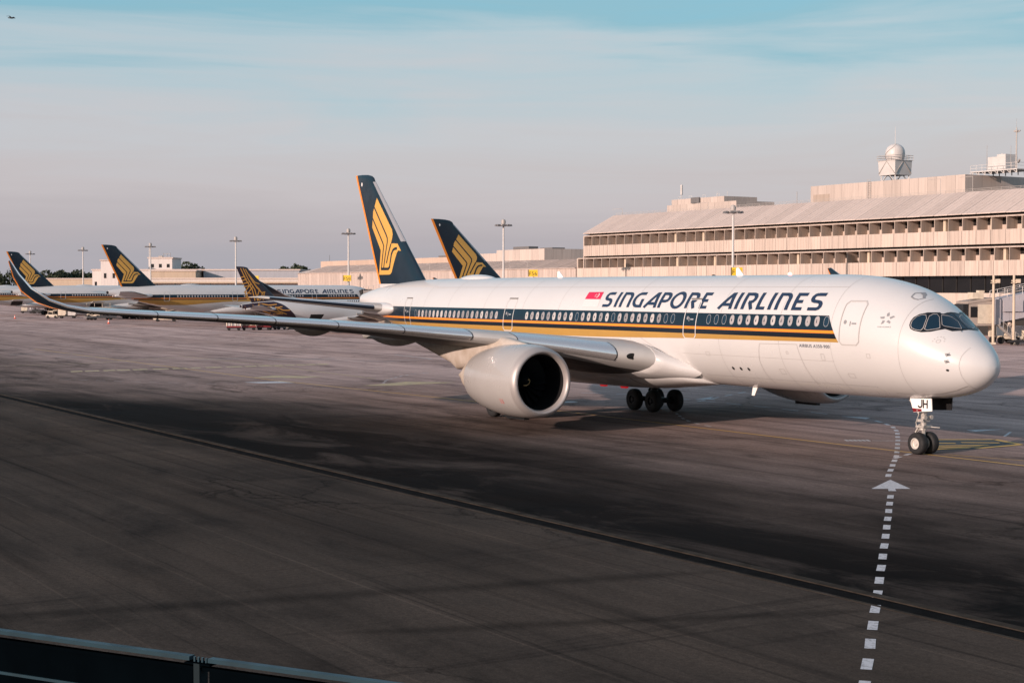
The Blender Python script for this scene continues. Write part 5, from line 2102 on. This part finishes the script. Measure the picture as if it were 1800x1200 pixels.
def stand_sign(x, y, z, txt, lab, w=1.9, hgt=1.35):
    r = empty('stand_sign', (x, y, 0), R(-8))
    tag(r, lab, 'sign', 'yellow stand number signs')
    b = MB()
    b.box(-w / 2, w / 2, -.15, .15, z - hgt / 2, z + hgt / 2)
    b.build('board', YELLOW, r, smooth=False)
    b = MB()
    b.tube((0, .35, 0), (0, .35, z), .12, .12, 8)
    b.beam((0, .35, z), (0, .1, z), .15)
    b.build('post', WHITEMET, r)
    vs, fs = text_mesh(txt, 1.15, 'CENTER') if txt else ([(-.5, 0, 0), (.5, 0, 0), (.5, .08, 0)], [(0, 1, 2)])
    b = MB()
    k = min(1.0, (w - .25) / (max(v[0] for v in vs) - min(v[0] for v in vs)))
    b.add([(px * k, -.16, z - .38 - .1 + py * .95) for px, py, pz in vs], fs)
    if txt:
        b.build('number', SIGNBLACK, r, smooth=False)
    b = MB()
    b.box(-w / 2 - .06, -w / 2 + .08, -.17, .17, z - hgt / 2, z + hgt / 2)
    b.build('edge', SIGNBLACK, r, smooth=False)


stand_sign(38.15, 270.6, 10.75, 'F54', 'yellow stand sign reading F54 above the taxiing airliner')
stand_sign(4.32, 326.5, 11.0, 'F56', 'yellow stand sign reading F56 above the taxiing airliner')
stand_sign(-38.9, 376.6, 10.3, 'F58', 'yellow stand sign reading F58 on the mast left of the tallest tail')
stand_sign(-70.0, 435.0, 10.6, '', 'yellow stand sign half hidden by the purple tail')

# ------------------------------------------------------------------ jet bridge at the right
jb = empty('jet_bridge', (66.2, 227.5, 0), R(9))
tag(jb, 'grey boarding bridge with open cab and roof rails beyond the nose of the front airliner', 'jet bridge')
b = MB()
b.prism([(0, 2.75), (1.3, 2.75), (1.3, 6.35), (0, 6.35)], lambda a, c, h: (1.55 + a, h, c), (-1.9, 1.9))
b.build('rotunda', BRIDGE, jb, smooth=False)
b = MB()
b.box(-1.9, 1.6, -1.9, -1.75, 2.75, 6.1)
b.box(-1.9, 1.6, 1.75, 1.9, 2.75, 6.1)
b.box(-1.9, 1.6, -1.9, 1.9, 2.6, 2.75)
b.add([(-2.1, -2.0, 5.7), (1.7, -2.0, 6.25), (1.7, 2.0, 6.25), (-2.1, 2.0, 5.7), (-2.1, -2.0, 6.05), (1.7, -2.0, 6.6), (1.7, 2.0, 6.6), (-2.1, 2.0, 6.05)],
      [(0, 1, 2, 3), (7, 6, 5, 4), (0, 4, 5, 1), (1, 5, 6, 2), (2, 6, 7, 3), (3, 7, 4, 0)])
b.build('cab_shell', mat('cab_cladding', (.36, .30, .26), .6, noise=.15, nscale=.8), jb, smooth=False, fix=True)
b = MB()
b.box(-.6, 1.5, -1.98, -1.92, 2.9, 5.6)
b.build('cab_side_panel', CREAM, jb, smooth=False)
b = MB()
b.box(-1.7, -.7, -1.97, -1.92, 3.8, 5.3)
b.build('cab_window', GLASSD, jb, smooth=False)
b = MB()
for k in range(4):
    b.box(-2.15 - k * .18, -2.03 - k * .18, -1.8 + .05 * k, 1.8 - .05 * k, 2.9 - .02 * k, 5.7 - .03 * k)
b.build('cab_bellows', GSEDARK, jb, smooth=False)
b = MB()
b.box(-1.0, .6, -1.2, .6, 6.4, 7.3)
b.box(.1, .9, -.8, .2, 7.3, 7.6)
b.build('roof_cooling_unit', CREAM, jb, smooth=False)
# tunnel rising to the right in three telescoping sections
for k, (x0, x1, zz0, zz1, w, hh) in enumerate(((2.85, 12, 2.85, 4.6, 1.55, 3.6), (11.2, 21, 4.35, 6.0, 1.75, 3.9), (20.2, 34, 5.8, 7.0, 1.95, 4.2))):
    b = MB()
    vs = [(x, y, z + dz) for x, z in ((x0, zz0), (x1, zz1)) for y in (-w, w) for dz in (0, hh)]
    b.add(vs, [(0, 1, 3, 2), (4, 6, 7, 5), (0, 4, 5, 1), (2, 3, 7, 6), (0, 2, 6, 4), (1, 5, 7, 3)])
    tn_ = b.build('tunnel_section', BRIDGE, jb, smooth=False)
    b = MB()
    dx = x1 - x0
    for i in range(int(dx / 1.5)):
        f0, f1 = (i * 1.5 + .04) / dx, ((i + 1) * 1.5 - .04) / dx
        for lo, hi in ((.05, .5), (.52, .97)):
            q = [(x0 + dx * f, -w - .03, zz0 + (zz1 - zz0) * f + hh * l) for f, l in ((f0, lo), (f1, lo), (f1, hi), (f0, hi))]
            q2 = [(x, y + .04, z) for x, y, z in q]
            b.add(q + q2, [(0, 1, 2, 3), (0, 4, 5, 1), (1, 5, 6, 2), (2, 6, 7, 3), (3, 7, 4, 0)])
    b.build('side_panel', BRIDGE, tn_, smooth=False, fix=False)
    b = MB()
    for dz in (.55, 1.1):
        b.beam((x0, -w, zz0 + hh + dz), (x1, -w, zz1 + hh + dz), .07)
        b.beam((x0, w, zz0 + hh + dz), (x1, w, zz1 + hh + dz), .07)
    n_ = int(dx / 1.1)
    for i in range(n_ + 1):
        f = i / n_
        for y in (-w, w):
            b.beam((x0 + dx * f, y, zz0 + (zz1 - zz0) * f + hh), (x0 + dx * f, y, zz0 + (zz1 - zz0) * f + hh + 1.1), .06)
    b.build('roof_rail', WHITEMET, tn_, smooth=False)
b = MB()
b.box(3.3, 6.2, -1.95, -1.6, 4.6, 6.2)
b.build('duct_box', BRIDGE, jb, smooth=False)
b = MB()
b.box(6.9, 9.2, -1.95, -1.6, 5.2, 6.7)
b.build('duct_box', BRIDGE, jb, smooth=False)
b = MB()
b.box(2.0, 2.35, -.25, .25, 1.0, 3.0)
b.box(4.9, 5.3, -1.2, -.9, .6, 3.6)
b.box(4.9, 5.3, .9, 1.2, .6, 3.6)
b.box(3.6, 6.6, -1.3, 1.3, .7, 1.1)
b.build('lift_column', CREAM, jb, smooth=False)
for x in (3.2, 5.6):
    for y in (-1.3, 1.3):
        b = MB()
        b.lathe([(-.22, .05), (-.22, .45), (-.12, .52), (.12, .52), (.22, .45), (.22, .05)], 18, (x, y, .52), 'y')
        b.build('wheel', TYRE, jb)

b = MB()
for k in range(12):
    b.box(2.2 + k * .28, 2.5 + k * .28, -2.6, -2.0, 2.7 - k * .22, 2.75 - k * .22)
b.beam((2.2, -2.6, 3.7), (5.6, -2.6, 1.1), .06)
b.beam((2.2, -2.6, 2.65), (5.6, -2.6, .0), .12)
b.beam((2.2, -2.0, 2.65), (5.6, -2.0, .0), .12)
for k in range(6):
    b.beam((2.3 + k * .62, -2.6, 2.6 - k * .48), (2.3 + k * .62, -2.6, 3.62 - k * .48), .05)
b.build('service_stair', RAILMET, jb, smooth=False)
b = MB()
b.box(6.8, 8.2, -1.4, -.4, .35, 1.9)
b.box(8.6, 9.6, -1.2, -.2, .3, 1.5)
b.build('ground_power_unit', CREAM, jb, smooth=False)
b = MB()
for k in range(5):
    b.path([(3.0 + k * .5, -1.2, 2.9), (3.1 + k * .5, -1.25, 2.3 - .1 * k), (3.5 + k * .5, -1.2, 2.8)], .04, 5)
b.beam((3, -1.5, 3.0), (12, -1.5, 4.4), .12, .3)
b.build('cable_loop', GSEDARK, jb)
b = MB()
b.box(-.9, .9, -1.75, 1.75, 2.8, 5.9)
b.build('cab_interior', mat('cab_brown', (.16, .11, .08), .8), jb, smooth=False)

# far bridge at the nose of the parked airliner
jf = empty('jet_bridge', (-31.6, 361.0, 0), R(-35))
tag(jf, 'dark boarding bridge end touching the nose of the parked airliner with the title', 'jet bridge')
b = MB()
vs = [(x, y, z + dz) for x, z in ((-1.5, 4.4), (16, 5.6)) for y in (-1.5, 1.5) for dz in (0, 3.0)]
b.add(vs, [(0, 1, 3, 2), (4, 6, 7, 5), (0, 4, 5, 1), (2, 3, 7, 6), (0, 2, 6, 4), (1, 5, 7, 3)])
b.build('tunnel', GSEGREY, jf, smooth=False)
b = MB()
for k in range(4):
    b.box(-1.75 - k * .25, -1.6 - k * .25, -1.7, 1.7, 4.3 - .05 * k, 7.7 - .1 * k)
b.build('cab_bellows', GSEDARK, jf, smooth=False)
b = MB()
b.beam((-1.5, -1.5, 8.3), (16, -1.5, 9.5), .09)
for k in range(12):
    b.beam((-1.4 + k * 1.5, -1.5, 7.4 + k * .1), (-1.4 + k * 1.5, -1.5, 8.35 + k * .1), .08)
b.build('roof_rail', RAILMET, jf, smooth=False)
b = MB()
b.box(3.6, 4.4, -.9, .9, .0, 4.8)
b.build('column', GSEGREY, jf, smooth=False)

# lamp posts before the bridge
def lamp_post(x, y, lab):
    r = empty('lamp_post', (x, y, 0))
    tag(r, lab, 'lamp post', 'cream lamp posts at the boarding bridge')
    b = MB()
    b.tube((0, 0, 0), (0, 0, 9.75), .2, .17, 12)
    b.build('pole', COLUMN, r)
    b = MB()
    b.beam((-.35, 0, 8.95), (.45, 0, 8.95), .2)
    b.box(.25, .85, -.25, .25, 8.65, 9.2)
    b.box(-.35, .35, -.3, .3, 8.6, 8.72)
    b.build('flood_lamp', COLUMN, r, smooth=False)
    b = MB()
    b.box(-.3, .3, -.3, .3, 0, .25)
    b.build('base', CREAM, r, smooth=False)


lamp_post(68.0, 225.2, 'cream lamp post nearest the boarding bridge cab')
lamp_post(70.6, 224.3, 'cream lamp post right of the boarding bridge cab')

# ------------------------------------------------------------------ ground support vehicles


def cart_wheels(r, xs, y, rad=.28, name='wheel'):
    b = MB()
    b.lathe([(-.1, .03), (-.1, rad * .9), (-.06, rad), (.06, rad), (.1, rad * .9), (.1, .03)], 12, (0, 0, 0), 'y')
    me = b.mesh(name, TYRE)
    for x in xs:
        for yy in (-y, y):
            link(me, name, r, (x, yy, rad))


def baggage_cart(x, y, rz, lab, curtain=CREAM, seed=0):
    rnd = random.Random(seed)
    r = empty('baggage_cart', (x, y, 0), rz)
    tag(r, lab, 'cart', 'baggage carts in a train')
    b = MB()
    b.box(-1.3, 1.3, -.75, .75, .42, .58)
    b.build('deck', GSEDARK, r, smooth=False)
    b = MB()
    b.box(-1.3, 1.3, -.78, .78, .58, .86)
    b.build('side_boards', REDP, r, smooth=False)
    b = MB()
    for px in (-1.27, -.42, .42, 1.27):
        for py in (-.74, .74):
            b.beam((px, py, .86), (px, py, 2.0), .12)
    b.build('frame', CREAM, r, smooth=False)
    b = MB()
    b.box(-1.36, 1.36, -.82, .82, 2.0, 2.12)
    b.build('roof', CREAM, r, smooth=False)
    b = MB()
    for k in range(5):
        cx = -1.05 + k * .5
        b.box(cx, cx + .40, -.72, .4, .86, 1.05 + rnd.uniform(.35, .8))
    b.build('curtain', curtain, r, smooth=False)
    b = MB()
    b.beam((1.3, 0, .45), (2.1, 0, .38), .07)
    b.build('tow_bar', GSEDARK, r, smooth=False)
    cart_wheels(r, (-.9, .9), .62)


CURT = mat('baggage_mixed', (0.30, 0.22, 0.15), 0.7, noise=0.7, nscale=2.5)
a_ = math.atan2(8.2, 7.1)
for k in range(3):
    baggage_cart(-52.2 + k * 2.6, 299 + k * 1.4, R(12), ('red and cream baggage cart at the left end of the cart train', 'red and cream baggage cart in the middle of the cart train', 'red and cream baggage cart at the right end of the cart train')[k], CURT if k else WHITEMET, k)


def tow_tractor(x, y, rz, lab, body=CREAM, sc=1.0, grp=None):
    r = empty('tow_tractor', (x, y, 0), rz)
    r.scale = (sc, sc, sc)
    tag(r, lab, 'tractor', grp)
    b = MB()
    b.frustum(-1.6, 1.5, -.8, .8, .35, -1.5, 1.3, -.72, .72, 1.0)
    b.build('body', body, r, smooth=False)
    b = MB()
    for px in (-1.0, .25):
        for py in (-.65, .65):
            b.beam((px, py, 1.0), (px, py, 1.85), .08)
    b.box(-1.15, .4, -.75, .75, 1.85, 1.95)
    b.build('canopy', body, r, smooth=False)
    b = MB()
    b.box(-.75, -.2, -.55, .55, 1.0, 1.2)
    b.box(-.85, -.72, -.55, .55, 1.0, 1.6)
    b.build('seat', GSEDARK, r, smooth=False)
    cart_wheels(r, (-1.05, .95), .75, .36)


tow_tractor(-48.6 + 4.6, 304.6, R(35), 'small dark tow tractor ahead of the baggage carts', GSEGREY)


def belt_loader(x, y, rz, lab):
    r = empty('belt_loader', (x, y, 0), rz)
    tag(r, lab, 'loader')
    b = MB()
    b.frustum(-2.9, 2.9, -.95, .95, .45, -2.8, 2.8, -.9, .9, 1.05)
    b.build('chassis', CREAM, r, smooth=False)
    b = MB()
    b.frustum(1.5, 2.7, -.9, .9, 1.05, 1.6, 2.6, -.8, .8, 2.3)
    b.build('cab', CREAM, r, smooth=False)
    b = MB()
    b.box(1.7, 2.55, -.92, -.86, 1.4, 2.1)
    b.build('cab_window', GLASSD, r, smooth=False)
    b = MB()
    b.beam((-3.4, -.1, 1.3), (3.0, -.1, 2.9), .8, .25)
    b.build('belt', GSEDARK, r, smooth=False)
    b = MB()
    b.beam((-3.4, -.55, 1.5), (3.0, -.55, 3.1), .06)
    b.beam((-1.5, -.6, 1.0), (-.2, -.6, 2.0), .12)
    b.beam((.6, -.6, 1.0), (-.4, -.6, 2.0), .12)
    b.build('belt_rail', CREAM, r, smooth=False)
    cart_wheels(r, (-1.9, 1.9), .85, .4)


belt_loader(-82.4, 379.6, R(5), 'cream belt loader seen just below the middle of the long wing')


def container_dolly(x, y, rz, lab, box=None, n=2, grp='container dollies on the stands'):
    r = empty('container_dolly', (x, y, 0), rz)
    tag(r, lab, 'dolly', grp)
    L_ = 2.2 * n
    b = MB()
    b.box(-L_, L_, -.95, .95, .40, .62)
    for k in range(int(L_ * 4)):
        b.tube((-L_ + .15 + k * .5, -.85, .66), (-L_ + .15 + k * .5, .85, .66), .06, .06, 6)
    b.build('deck', GSEDARK, r, smooth=False)
    cart_wheels(r, [(-L_ + .6) + k * (2 * L_ - 1.2) / (2 * n - 1) for k in range(2 * n)], .85, .3)
    b = MB()
    b.beam((L_, 0, .45), (L_ + .9, 0, .35), .08)
    b.build('tow_bar', GSEDARK, r, smooth=False)
    return r


def air_container(x, y, z, rz, lab, m=WHITEMET, w=1.0):
    r = empty('air_container', (x, y, z), rz)
    tag(r, lab, 'container', 'freight containers')
    b = MB()
    b.prism([(-w, 0), (w * .72, 0), (w, .45), (w, 1.62), (-w, 1.62)], lambda a, c, h: (a, h, c), (-.76, .76))
    b.build('shell', m, r, smooth=False)
    b = MB()
    for px in (-w, 0, w - .04):
        b.box(px, px + .05, -.78, -.75, .05, 1.6)
    b.box(-w, w, -.78, -.75, 1.56, 1.64)
    b.build('frame', RAILMET, r, smooth=False)


container_dolly(-105, 444.5, R(0), 'long dark empty dolly under the long wing left of the belt loader')
container_dolly(-117.6, 422, R(2), 'dark dolly carrying two pale containers at the far left', n=1)
air_container(-119.0, 422, .74, R(2), 'pale freight container on a dolly, left one of two', CREAM, 1.05)
air_container(-116.4, 422.1, .74, R(2), 'pale freight container on a dolly, right one of two', WHITEMET, 1.05)
tow_tractor(-121.6, 421.8, R(2), 'cream tractor at the head of the container dolly', CREAM)
tow_tractor(-110.9, 423, R(4), 'cream open tractor parked between the container dolly and the belt loader', CREAM, 1.15)
container_dolly(-107.3, 422.8, R(4), 'small dark dolly hitched behind the cream open tractor', n=1)
container_dolly(-152, 508, R(6), 'dark dolly far off below the leftmost tail', n=2)
air_container(-155.6, 509, .74, R(6), 'small pale container far off below the leftmost tail', CREAM)
container_dolly(-24.5, 312, R(30), 'dark dolly standing to the right of the baggage cart train', n=1)
tow_tractor(-41.4, 309.8, R(30), 'dark tractor between the baggage carts and the hanging wing fairing', GSEDARK)


def high_loader(x, y, rz, lab, zc=2.4):
    r = empty('cargo_high_loader', (x, y, 0), rz)
    tag(r, lab, 'loader', 'cargo loaders at the parked airliners')
    b = MB()
    b.box(-3.8, 3.8, -1.4, 1.4, .5, .95)
    b.build('chassis', GSEGREY, r, smooth=False)
    b = MB()
    b.box(-3.8, 2.6, -1.3, 1.3, zc, zc + .3)
    b.box(2.7, 3.9, -1.3, 1.3, zc - .3, zc)
    b.build('platform', CREAM, r, smooth=False)
    b = MB()
    for y_ in (-1.15, 1.15):
        b.beam((-3.3, y_, .95), (2.0, y_, zc), .16)
        b.beam((2.0, y_, .95), (-3.3, y_, zc), .16)
    b.build('scissor_arm', DARK, r, smooth=False)
    b = MB()
    for x_ in (-3.8, -1.8, .2, 2.2):
        b.beam((x_, -1.28, zc + .3), (x_, -1.28, zc + 1.3), .07)
    b.beam((-3.8, -1.28, zc + 1.3), (2.4, -1.28, zc + 1.3), .07)
    b.build('guard_rail', CREAM, r, smooth=False)
    cart_wheels(r, (-2.6, -1.6, 2.4), 1.2, .45)


high_loader(-103.3, 399.5, R(34), 'cargo loader with raised platform under the open hold of the leftmost tailed airliner', 2.9)


def panel_van(x, y, rz, lab, m=WHITEMET):
    r = empty('service_truck', (x, y, 0), rz)
    tag(r, lab, 'truck')
    b = MB()
    b.box(-2.8, .9, -1.05, 1.05, .75, 2.3)
    b.build('cargo_body', m, r, smooth=False)
    b = MB()
    b.prism([(.95, .55), (2.6, .55), (2.6, 1.25), (2.25, 2.05), (.95, 2.1)], lambda a, c, h: (a, h, c), (-1.0, 1.0))
    b.build('cab', CREAM, r, smooth=False)
    b = MB()
    b.prism([(1.2, 1.25), (2.4, 1.25), (2.12, 1.95), (1.2, 1.95)], lambda a, c, h: (a, h, c), (-1.02, 1.02))
    b.build('cab_window', GLASSD, r, smooth=False)
    b = MB()
    b.box(-2.8, 2.5, -.8, .8, .42, .75)
    b.build('chassis', GSEDARK, r, smooth=False)
    cart_wheels(r, (-1.9, 1.75), .9, .42)


panel_van(-26.0, 300.5, R(200), 'cream service truck showing beneath the tailplane of the front airliner', CREAM)
tow_tractor(66.6, 232.5, R(10), 'dark red tractor parked under the boarding bridge', REDP, 1.3)
panel_van(75.0, 236.5, R(12), 'white service truck under the boarding bridge at the right edge', WHITEMET)
container_dolly(71.6, 222.2, R(9), 'low dark dolly in front of the boarding bridge columns', n=1)


def cone(x, y, lab):
    r = empty('traffic_cone', (x, y, 0))
    tag(r, lab, 'cone', 'orange safety cones')
    b = MB()
    b.box(-.32, .32, -.32, .32, 0, .06)
    b.build('base', REDP, r, smooth=False)
    b = MB()
    b.lathe([(.06, .25), (.4, .17), (1.0, .05), (1.02, .01)], 14, (0, 0, 0), 'z')
    b.build('body', mat('cone_orange', (.75, .10, .04), .5), r)
    b = MB()
    b.lathe([(.42, .175), (.66, .122)], 14, (0, 0, 0), 'z')
    b.build('reflective_band', PLACARD, r)


cone(-129.5, 415.3, 'orange cone at the far left edge of the apron')
cone(-89.9, 355.2, 'orange cone nearest to the camera, below the pale tractor')
cone(-100.3, 423.3, 'orange cone beside the long dark dolly')
cone(-143.0, 488.8, 'orange cone left of the container dolly')

container_dolly(-143, 500, R(4), 'dark dolly right of the small far container below the leftmost tail', n=2)
air_container(-141, 500, .74, R(4), 'small white container far off on the dark dolly right of the cream one', WHITEMET)
tow_tractor(-148.6, 500, R(4), 'far dark tractor between the two far dollies at left', GSEDARK, 1.2)
container_dolly(-95.5, 436, R(3), 'dark dolly directly left of the cream belt loader', n=1)
panel_van(-134, 470, R(185), 'pale truck under the belly of the leftmost tailed airliner', CREAM)
baggage_cart(-47.0, 303.6, R(12), 'red and cream baggage cart uncoupled behind the tow tractor', CURT, 9)

# ------------------------------------------------------------------ far buildings


def far_building(name, lab, x0, x1, y0, y1, z, m, wins=None, extra=None):
    r = empty(name, ((x0 + x1) / 2, y0, 0))
    tag(r, lab, 'building')
    w = (x1 - x0) / 2
    bx('wall', m, r, -w, w, 0, y1 - y0, 0, z)
    bx('roof', ROOFP, r, -w - .4, w + .4, -.4, y1 - y0, z, z + .5)
    if wins:
        n, zz0, zz1, ww = wins
        q = MB()
        q.box(-ww / 2, ww / 2, -.06, .04, zz0, zz1)
        me = q.mesh('window', CELLGLASS, smooth=False)
        for i in range(n):
            link(me, 'window', r, (-w + (i + .5) * 2 * w / n, 0, 0))
    return r


WHITEW = precast('far_white_wall', (0.62, 0.56, 0.53), 0.12)
GREYW = precast('far_grey_wall', (0.36, 0.36, 0.39), 0.12)
TANW = precast('far_tan_wall', (0.46, 0.36, 0.27), 0.15)
rb1 = far_building('white_hangar', 'white flat hangar with a band of small windows behind the second tail', -171, -126, 650, 690, 15.2, WHITEW, (16, 8.2, 10.6, .9))
b = MB()
for k in range(9):
    b.box(-20 + k * 4.6, -19.6 + k * 4.6, -.35, .02, 0, 7.6)
b.build('pier', TANW, rb1, smooth=False)
rb2 = far_building('white_tower_block', 'pale tower block with aerials above the white hangar', -150.8, -141, 662, 680, 20.3, WHITEW, (3, 16.5, 18.0, 1.2))
b = MB()
b.tube((-4.7, 1, 20), (-4.7, 1, 25), .25, .2, 6)
for x in (1.2, 2.6, 4.0):
    b.beam((x, 1, 20.5), (x, 1, 22.6), .14)
b.beam((1.2, 1, 22.2), (4.0, 1, 22.2), .12)
b.box(-1.0, .6, 1, 3, 20.5, 21.4)
b.build('roof_aerial', RAILMET, rb2, smooth=False)
rb3 = far_building('white_stair_tower', 'narrow white stair tower close behind the second navy tail', -166.5, -159.5, 646, 654, 19.0, WHITEW, (2, 12, 14, 1.0))
far_building('grey_warehouse', 'long grey warehouse behind the purple tail', -116, -80, 600, 640, 14.6, GREYW, (12, 9.2, 10.4, 1.8))
far_building('tan_warehouse', 'tan low warehouse left of the grey one behind a light mast', -134, -117, 590, 630, 14.2, TANW, (5, 9, 10.2, 1.6))
rb4 = far_building('pale_cargo_shed', 'wide pale cargo shed with a long canopy behind the parked airliner', -128, -58, 545, 575, 11.0, WHITEW, None)
b = MB()
b.box(-34, 34, -7, .2, 9.6, 10.1)
b.build('canopy', TANW, rb4, smooth=False)
b = MB()
for k in range(12):
    b.box(-33 + k * 6, -32.6 + k * 6, -6.6, -6.2, 0, 9.6)
b.build('canopy_post', GSEDARK, rb4, smooth=False)
far_building('flat_beige_shed', 'flat beige shed between the two leftmost tails', -214, -176, 720, 760, 12.0, TANW, (10, 6, 8, 2.0))

# ------------------------------------------------------------------ trees
LEAF = mat('tree_foliage', (0.038, 0.052, 0.026), 0.8, noise=0.5, nscale=0.25)
BARK = mat('tree_bark', (0.06, 0.045, 0.035), 0.9)


def tree(x, y, hgt, rx, lab, seed):
    rnd = random.Random(seed)
    r = empty('tree', (x, y, 0))
    tag(r, lab, 'tree', 'far trees on the skyline')
    b = MB()
    b.tube((0, 0, 0), (.2, 0, hgt * .5), .5, .3, 7)
    for k in range(5):
        a = rnd.uniform(0, 6.28)
        b.tube((.2, 0, hgt * .45), (math.cos(a) * rx * .5, math.sin(a) * rx * .5, hgt * .75), .22, .08, 5)
    b.build('trunk', BARK, r)
    b = MB()
    blobs = [(rnd.uniform(-.75, .75) * rx, rnd.uniform(-.6, .6) * rx, hgt * rnd.uniform(.5, .86), rnd.uniform(.25, .45) * rx) for _ in range(16)]
    for bxx, byy, bz, br in blobs:
        for k in range(90):
            u, v_ = rnd.uniform(-1, 1), rnd.uniform(0, 6.283)
            rr_ = br * rnd.uniform(.65, 1.08)
            q = math.sqrt(1 - u * u)
            c = Vector((bxx + rr_ * q * math.cos(v_), byy + rr_ * q * math.sin(v_), bz + rr_ * u * .75))
            a = Vector((rnd.gauss(0, 1), rnd.gauss(0, 1), rnd.gauss(0, 1))).normalized()
            d = a.orthogonal().normalized()
            s_ = rnd.uniform(.45, .95)
            e2 = a.cross(d)
            b.add([c + d * s_, c + e2 * s_ * .7, c - d * s_, c - e2 * s_ * .7], [(0, 1, 2, 3)])
    b.build('crown', LEAF, r, smooth=False, fix=False)


tl = [(-286, 900, 14.5, 8, 'dark tree at the left edge behind the curved wingtip'), (-272, 905, 14.0, 7, 'dark tree just right of the one at the left edge'),
      (-262, 900, 13, 7, 'dark tree behind the leftmost navy tail'), (-252, 880, 15.0, 7, 'dark tree right of the leftmost navy tail'), (-243, 890, 14.6, 8, 'tall dark tree in the group right of the leftmost tail'),
      (-236, 895, 13.5, 6, 'low dark tree next to the lone light mast'), (-166, 800, 20.6, 6.5, 'dark tree showing above the white hangar roof'), (-159, 805, 19.6, 5.5, 'smaller dark tree beside it above the hangar roof'),
      (-98.5, 700, 18.6, 6.5, 'wide dark tree above the warehouse left of the low hall'), (-91, 702, 17.6, 5, 'small dark tree touching the end of the low hall')]
for i, (x, y, hg, rx, lb) in enumerate(tl):
    tree(x, y, hg * (1.3 if y > 850 else 1.12), rx * 1.15, lb, seed=i + 3)
b = MB()
rnd = random.Random(5)
for k in range(2600):
    x = rnd.uniform(-640, -120)
    y = 1150 + rnd.uniform(-30, 30)
    hz = 10 + 4.5 * math.sin(x * .035) + 3 * math.sin(x * .11)
    c = Vector((x, y, rnd.uniform(0, max(3, hz))))
    s_ = rnd.uniform(1.2, 2.4)
    a = Vector((rnd.gauss(0, 1), rnd.gauss(0, 1), rnd.gauss(0, 1))).normalized()
    d = a.orthogonal().normalized()
    e2 = a.cross(d)
    b.add([c + d * s_, c + e2 * s_ * .8, c - d * s_, c - e2 * s_ * .8], [(0, 1, 2, 3)])
o = b.build('distant_woods', LEAF, smooth=False, fix=False)
tag(o, 'dark belt of far woods along the left horizon', 'woods', kind='stuff')

# ------------------------------------------------------------------ parapet rail at the bottom left
RAILB = mat('parapet_shaded_paint', (0.0012, 0.0024, 0.0035), 0.9, noise=0.3, nscale=1.5, spec=0.0)  # near-black colour paints in the shade on the parapet
RAILT = mat('parapet_top_rail', (0.018, 0.045, 0.062), 0.4, metal=0.2, noise=0.35, nscale=3.0, spec=0.2)  # blue in the base colour stands in for sky light on the top edge
pr = empty('parapet_rail', (-4.5, 14.0, 0))
tag(pr, 'metal parapet rail, shade and sky light put into its colours, cutting across the bottom left corner', 'railing')
D0 = 14.0
pa = Vector((-.3212 * D0, D0, 4.86))
pb = Vector((-.0616 * D0, .863 * D0, 4.86))
dv = (pb - pa).normalized()
pa2, pb2 = pa - dv * 3.0, pb + dv * 3.0
off = Vector((-4.5, 14.0, 0))
nv = Vector((-dv.y, dv.x, 0))
jm = pa.lerp(pb, .535)


def pseg(name, a, c, w, h_, z, m):
    q = MB()
    q.beam(a - off + Vector((0, 0, z)), c - off + Vector((0, 0, z)), w, h_)
    return q.build(name, m, pr, smooth=False)


pseg('top_rail', pa2, jm - dv * .09, .07, .034, 0, RAILT)
pseg('top_rail', jm + dv * .10, pb2, .07, .034, 0, RAILT)
pseg('panel', pa2, jm - dv * .07, .03, 1.6, -.86, RAILB)
pseg('panel', jm + dv * .10, pb2, .03, 1.6, -.86, RAILB)
pseg('under_rail', pa2, pb2, .06, .03, -.075, RAILB)
pseg('mid_rail', pa2, jm - dv * .09, .06, .025, -.36, RAILT)
q = MB()
c = jm - off
q.beam(c + Vector((0, 0, -1.8)), c + Vector((0, 0, -.03)), .11, .06, up=dv)
q.build('post', mat('parapet_post', (.008, .016, .02), .6, spec=.1), pr, smooth=False)
for k in range(4):
    q = MB()
    cc = jm - off + dv * (-.06 + k * .04)
    q.tube(cc + Vector((0, 0, -.03)), cc + Vector((0, 0, .012)), .012, .012, 6)
    q.build('bolt', RAILT, pr)
q = MB()
q.beam(c - dv * .13 + Vector((0, 0, -.035)), c + dv * .13 + Vector((0, 0, -.035)), .1, .015)
q.build('splice_plate', RAILB, pr, smooth=False)
bx2 = MB()
bx2.box(-9, 5, -5, 4, -.05, 3.3)
bo = bx2.build('lower_roof', RAILB, smooth=False)
bo.location = (-4.5, 11.2, 0)
bo.rotation_euler = (0, 0, math.atan2(dv.y, dv.x))
bpy.data.objects.remove(bo)

# ------------------------------------------------------------------ bird high at the top left
bd = MB()
w_ = [(-.62, .05, .10), (-.30, 0, .17), (0, 0, .06), (.30, 0, .17), (.62, .05, .08)]
row0 = [Vector(p) + Vector((0, -.06, 0)) for p in w_]
row1 = [Vector(p) + Vector((0, .12, -.01)) for p in w_]
bd.loft([[tuple(p) for p in row0], [tuple(p + Vector((0, .09, .025))) for p in row0], [tuple(p) for p in row1]], False)
bd.loft([[(.07 * k * math.cos(a), y, .07 * k * math.sin(a) + .04) for a in [i * math.pi / 4 for i in range(8)]] for y, k in ((-.28, .1), (-.2, .8), (0, 1.1), (.2, .8), (.42, .5))], True, True, True)
bo = bd.build('bird', GSEDARK)
bo.location = (-62.4, 200, 41.5)
bo.rotation_euler = (R(5), 0, R(70))
bo.scale = (1.3, 1.3, 1.3)
tag(bo, 'dark bird gliding in the sky at the top left', 'bird')
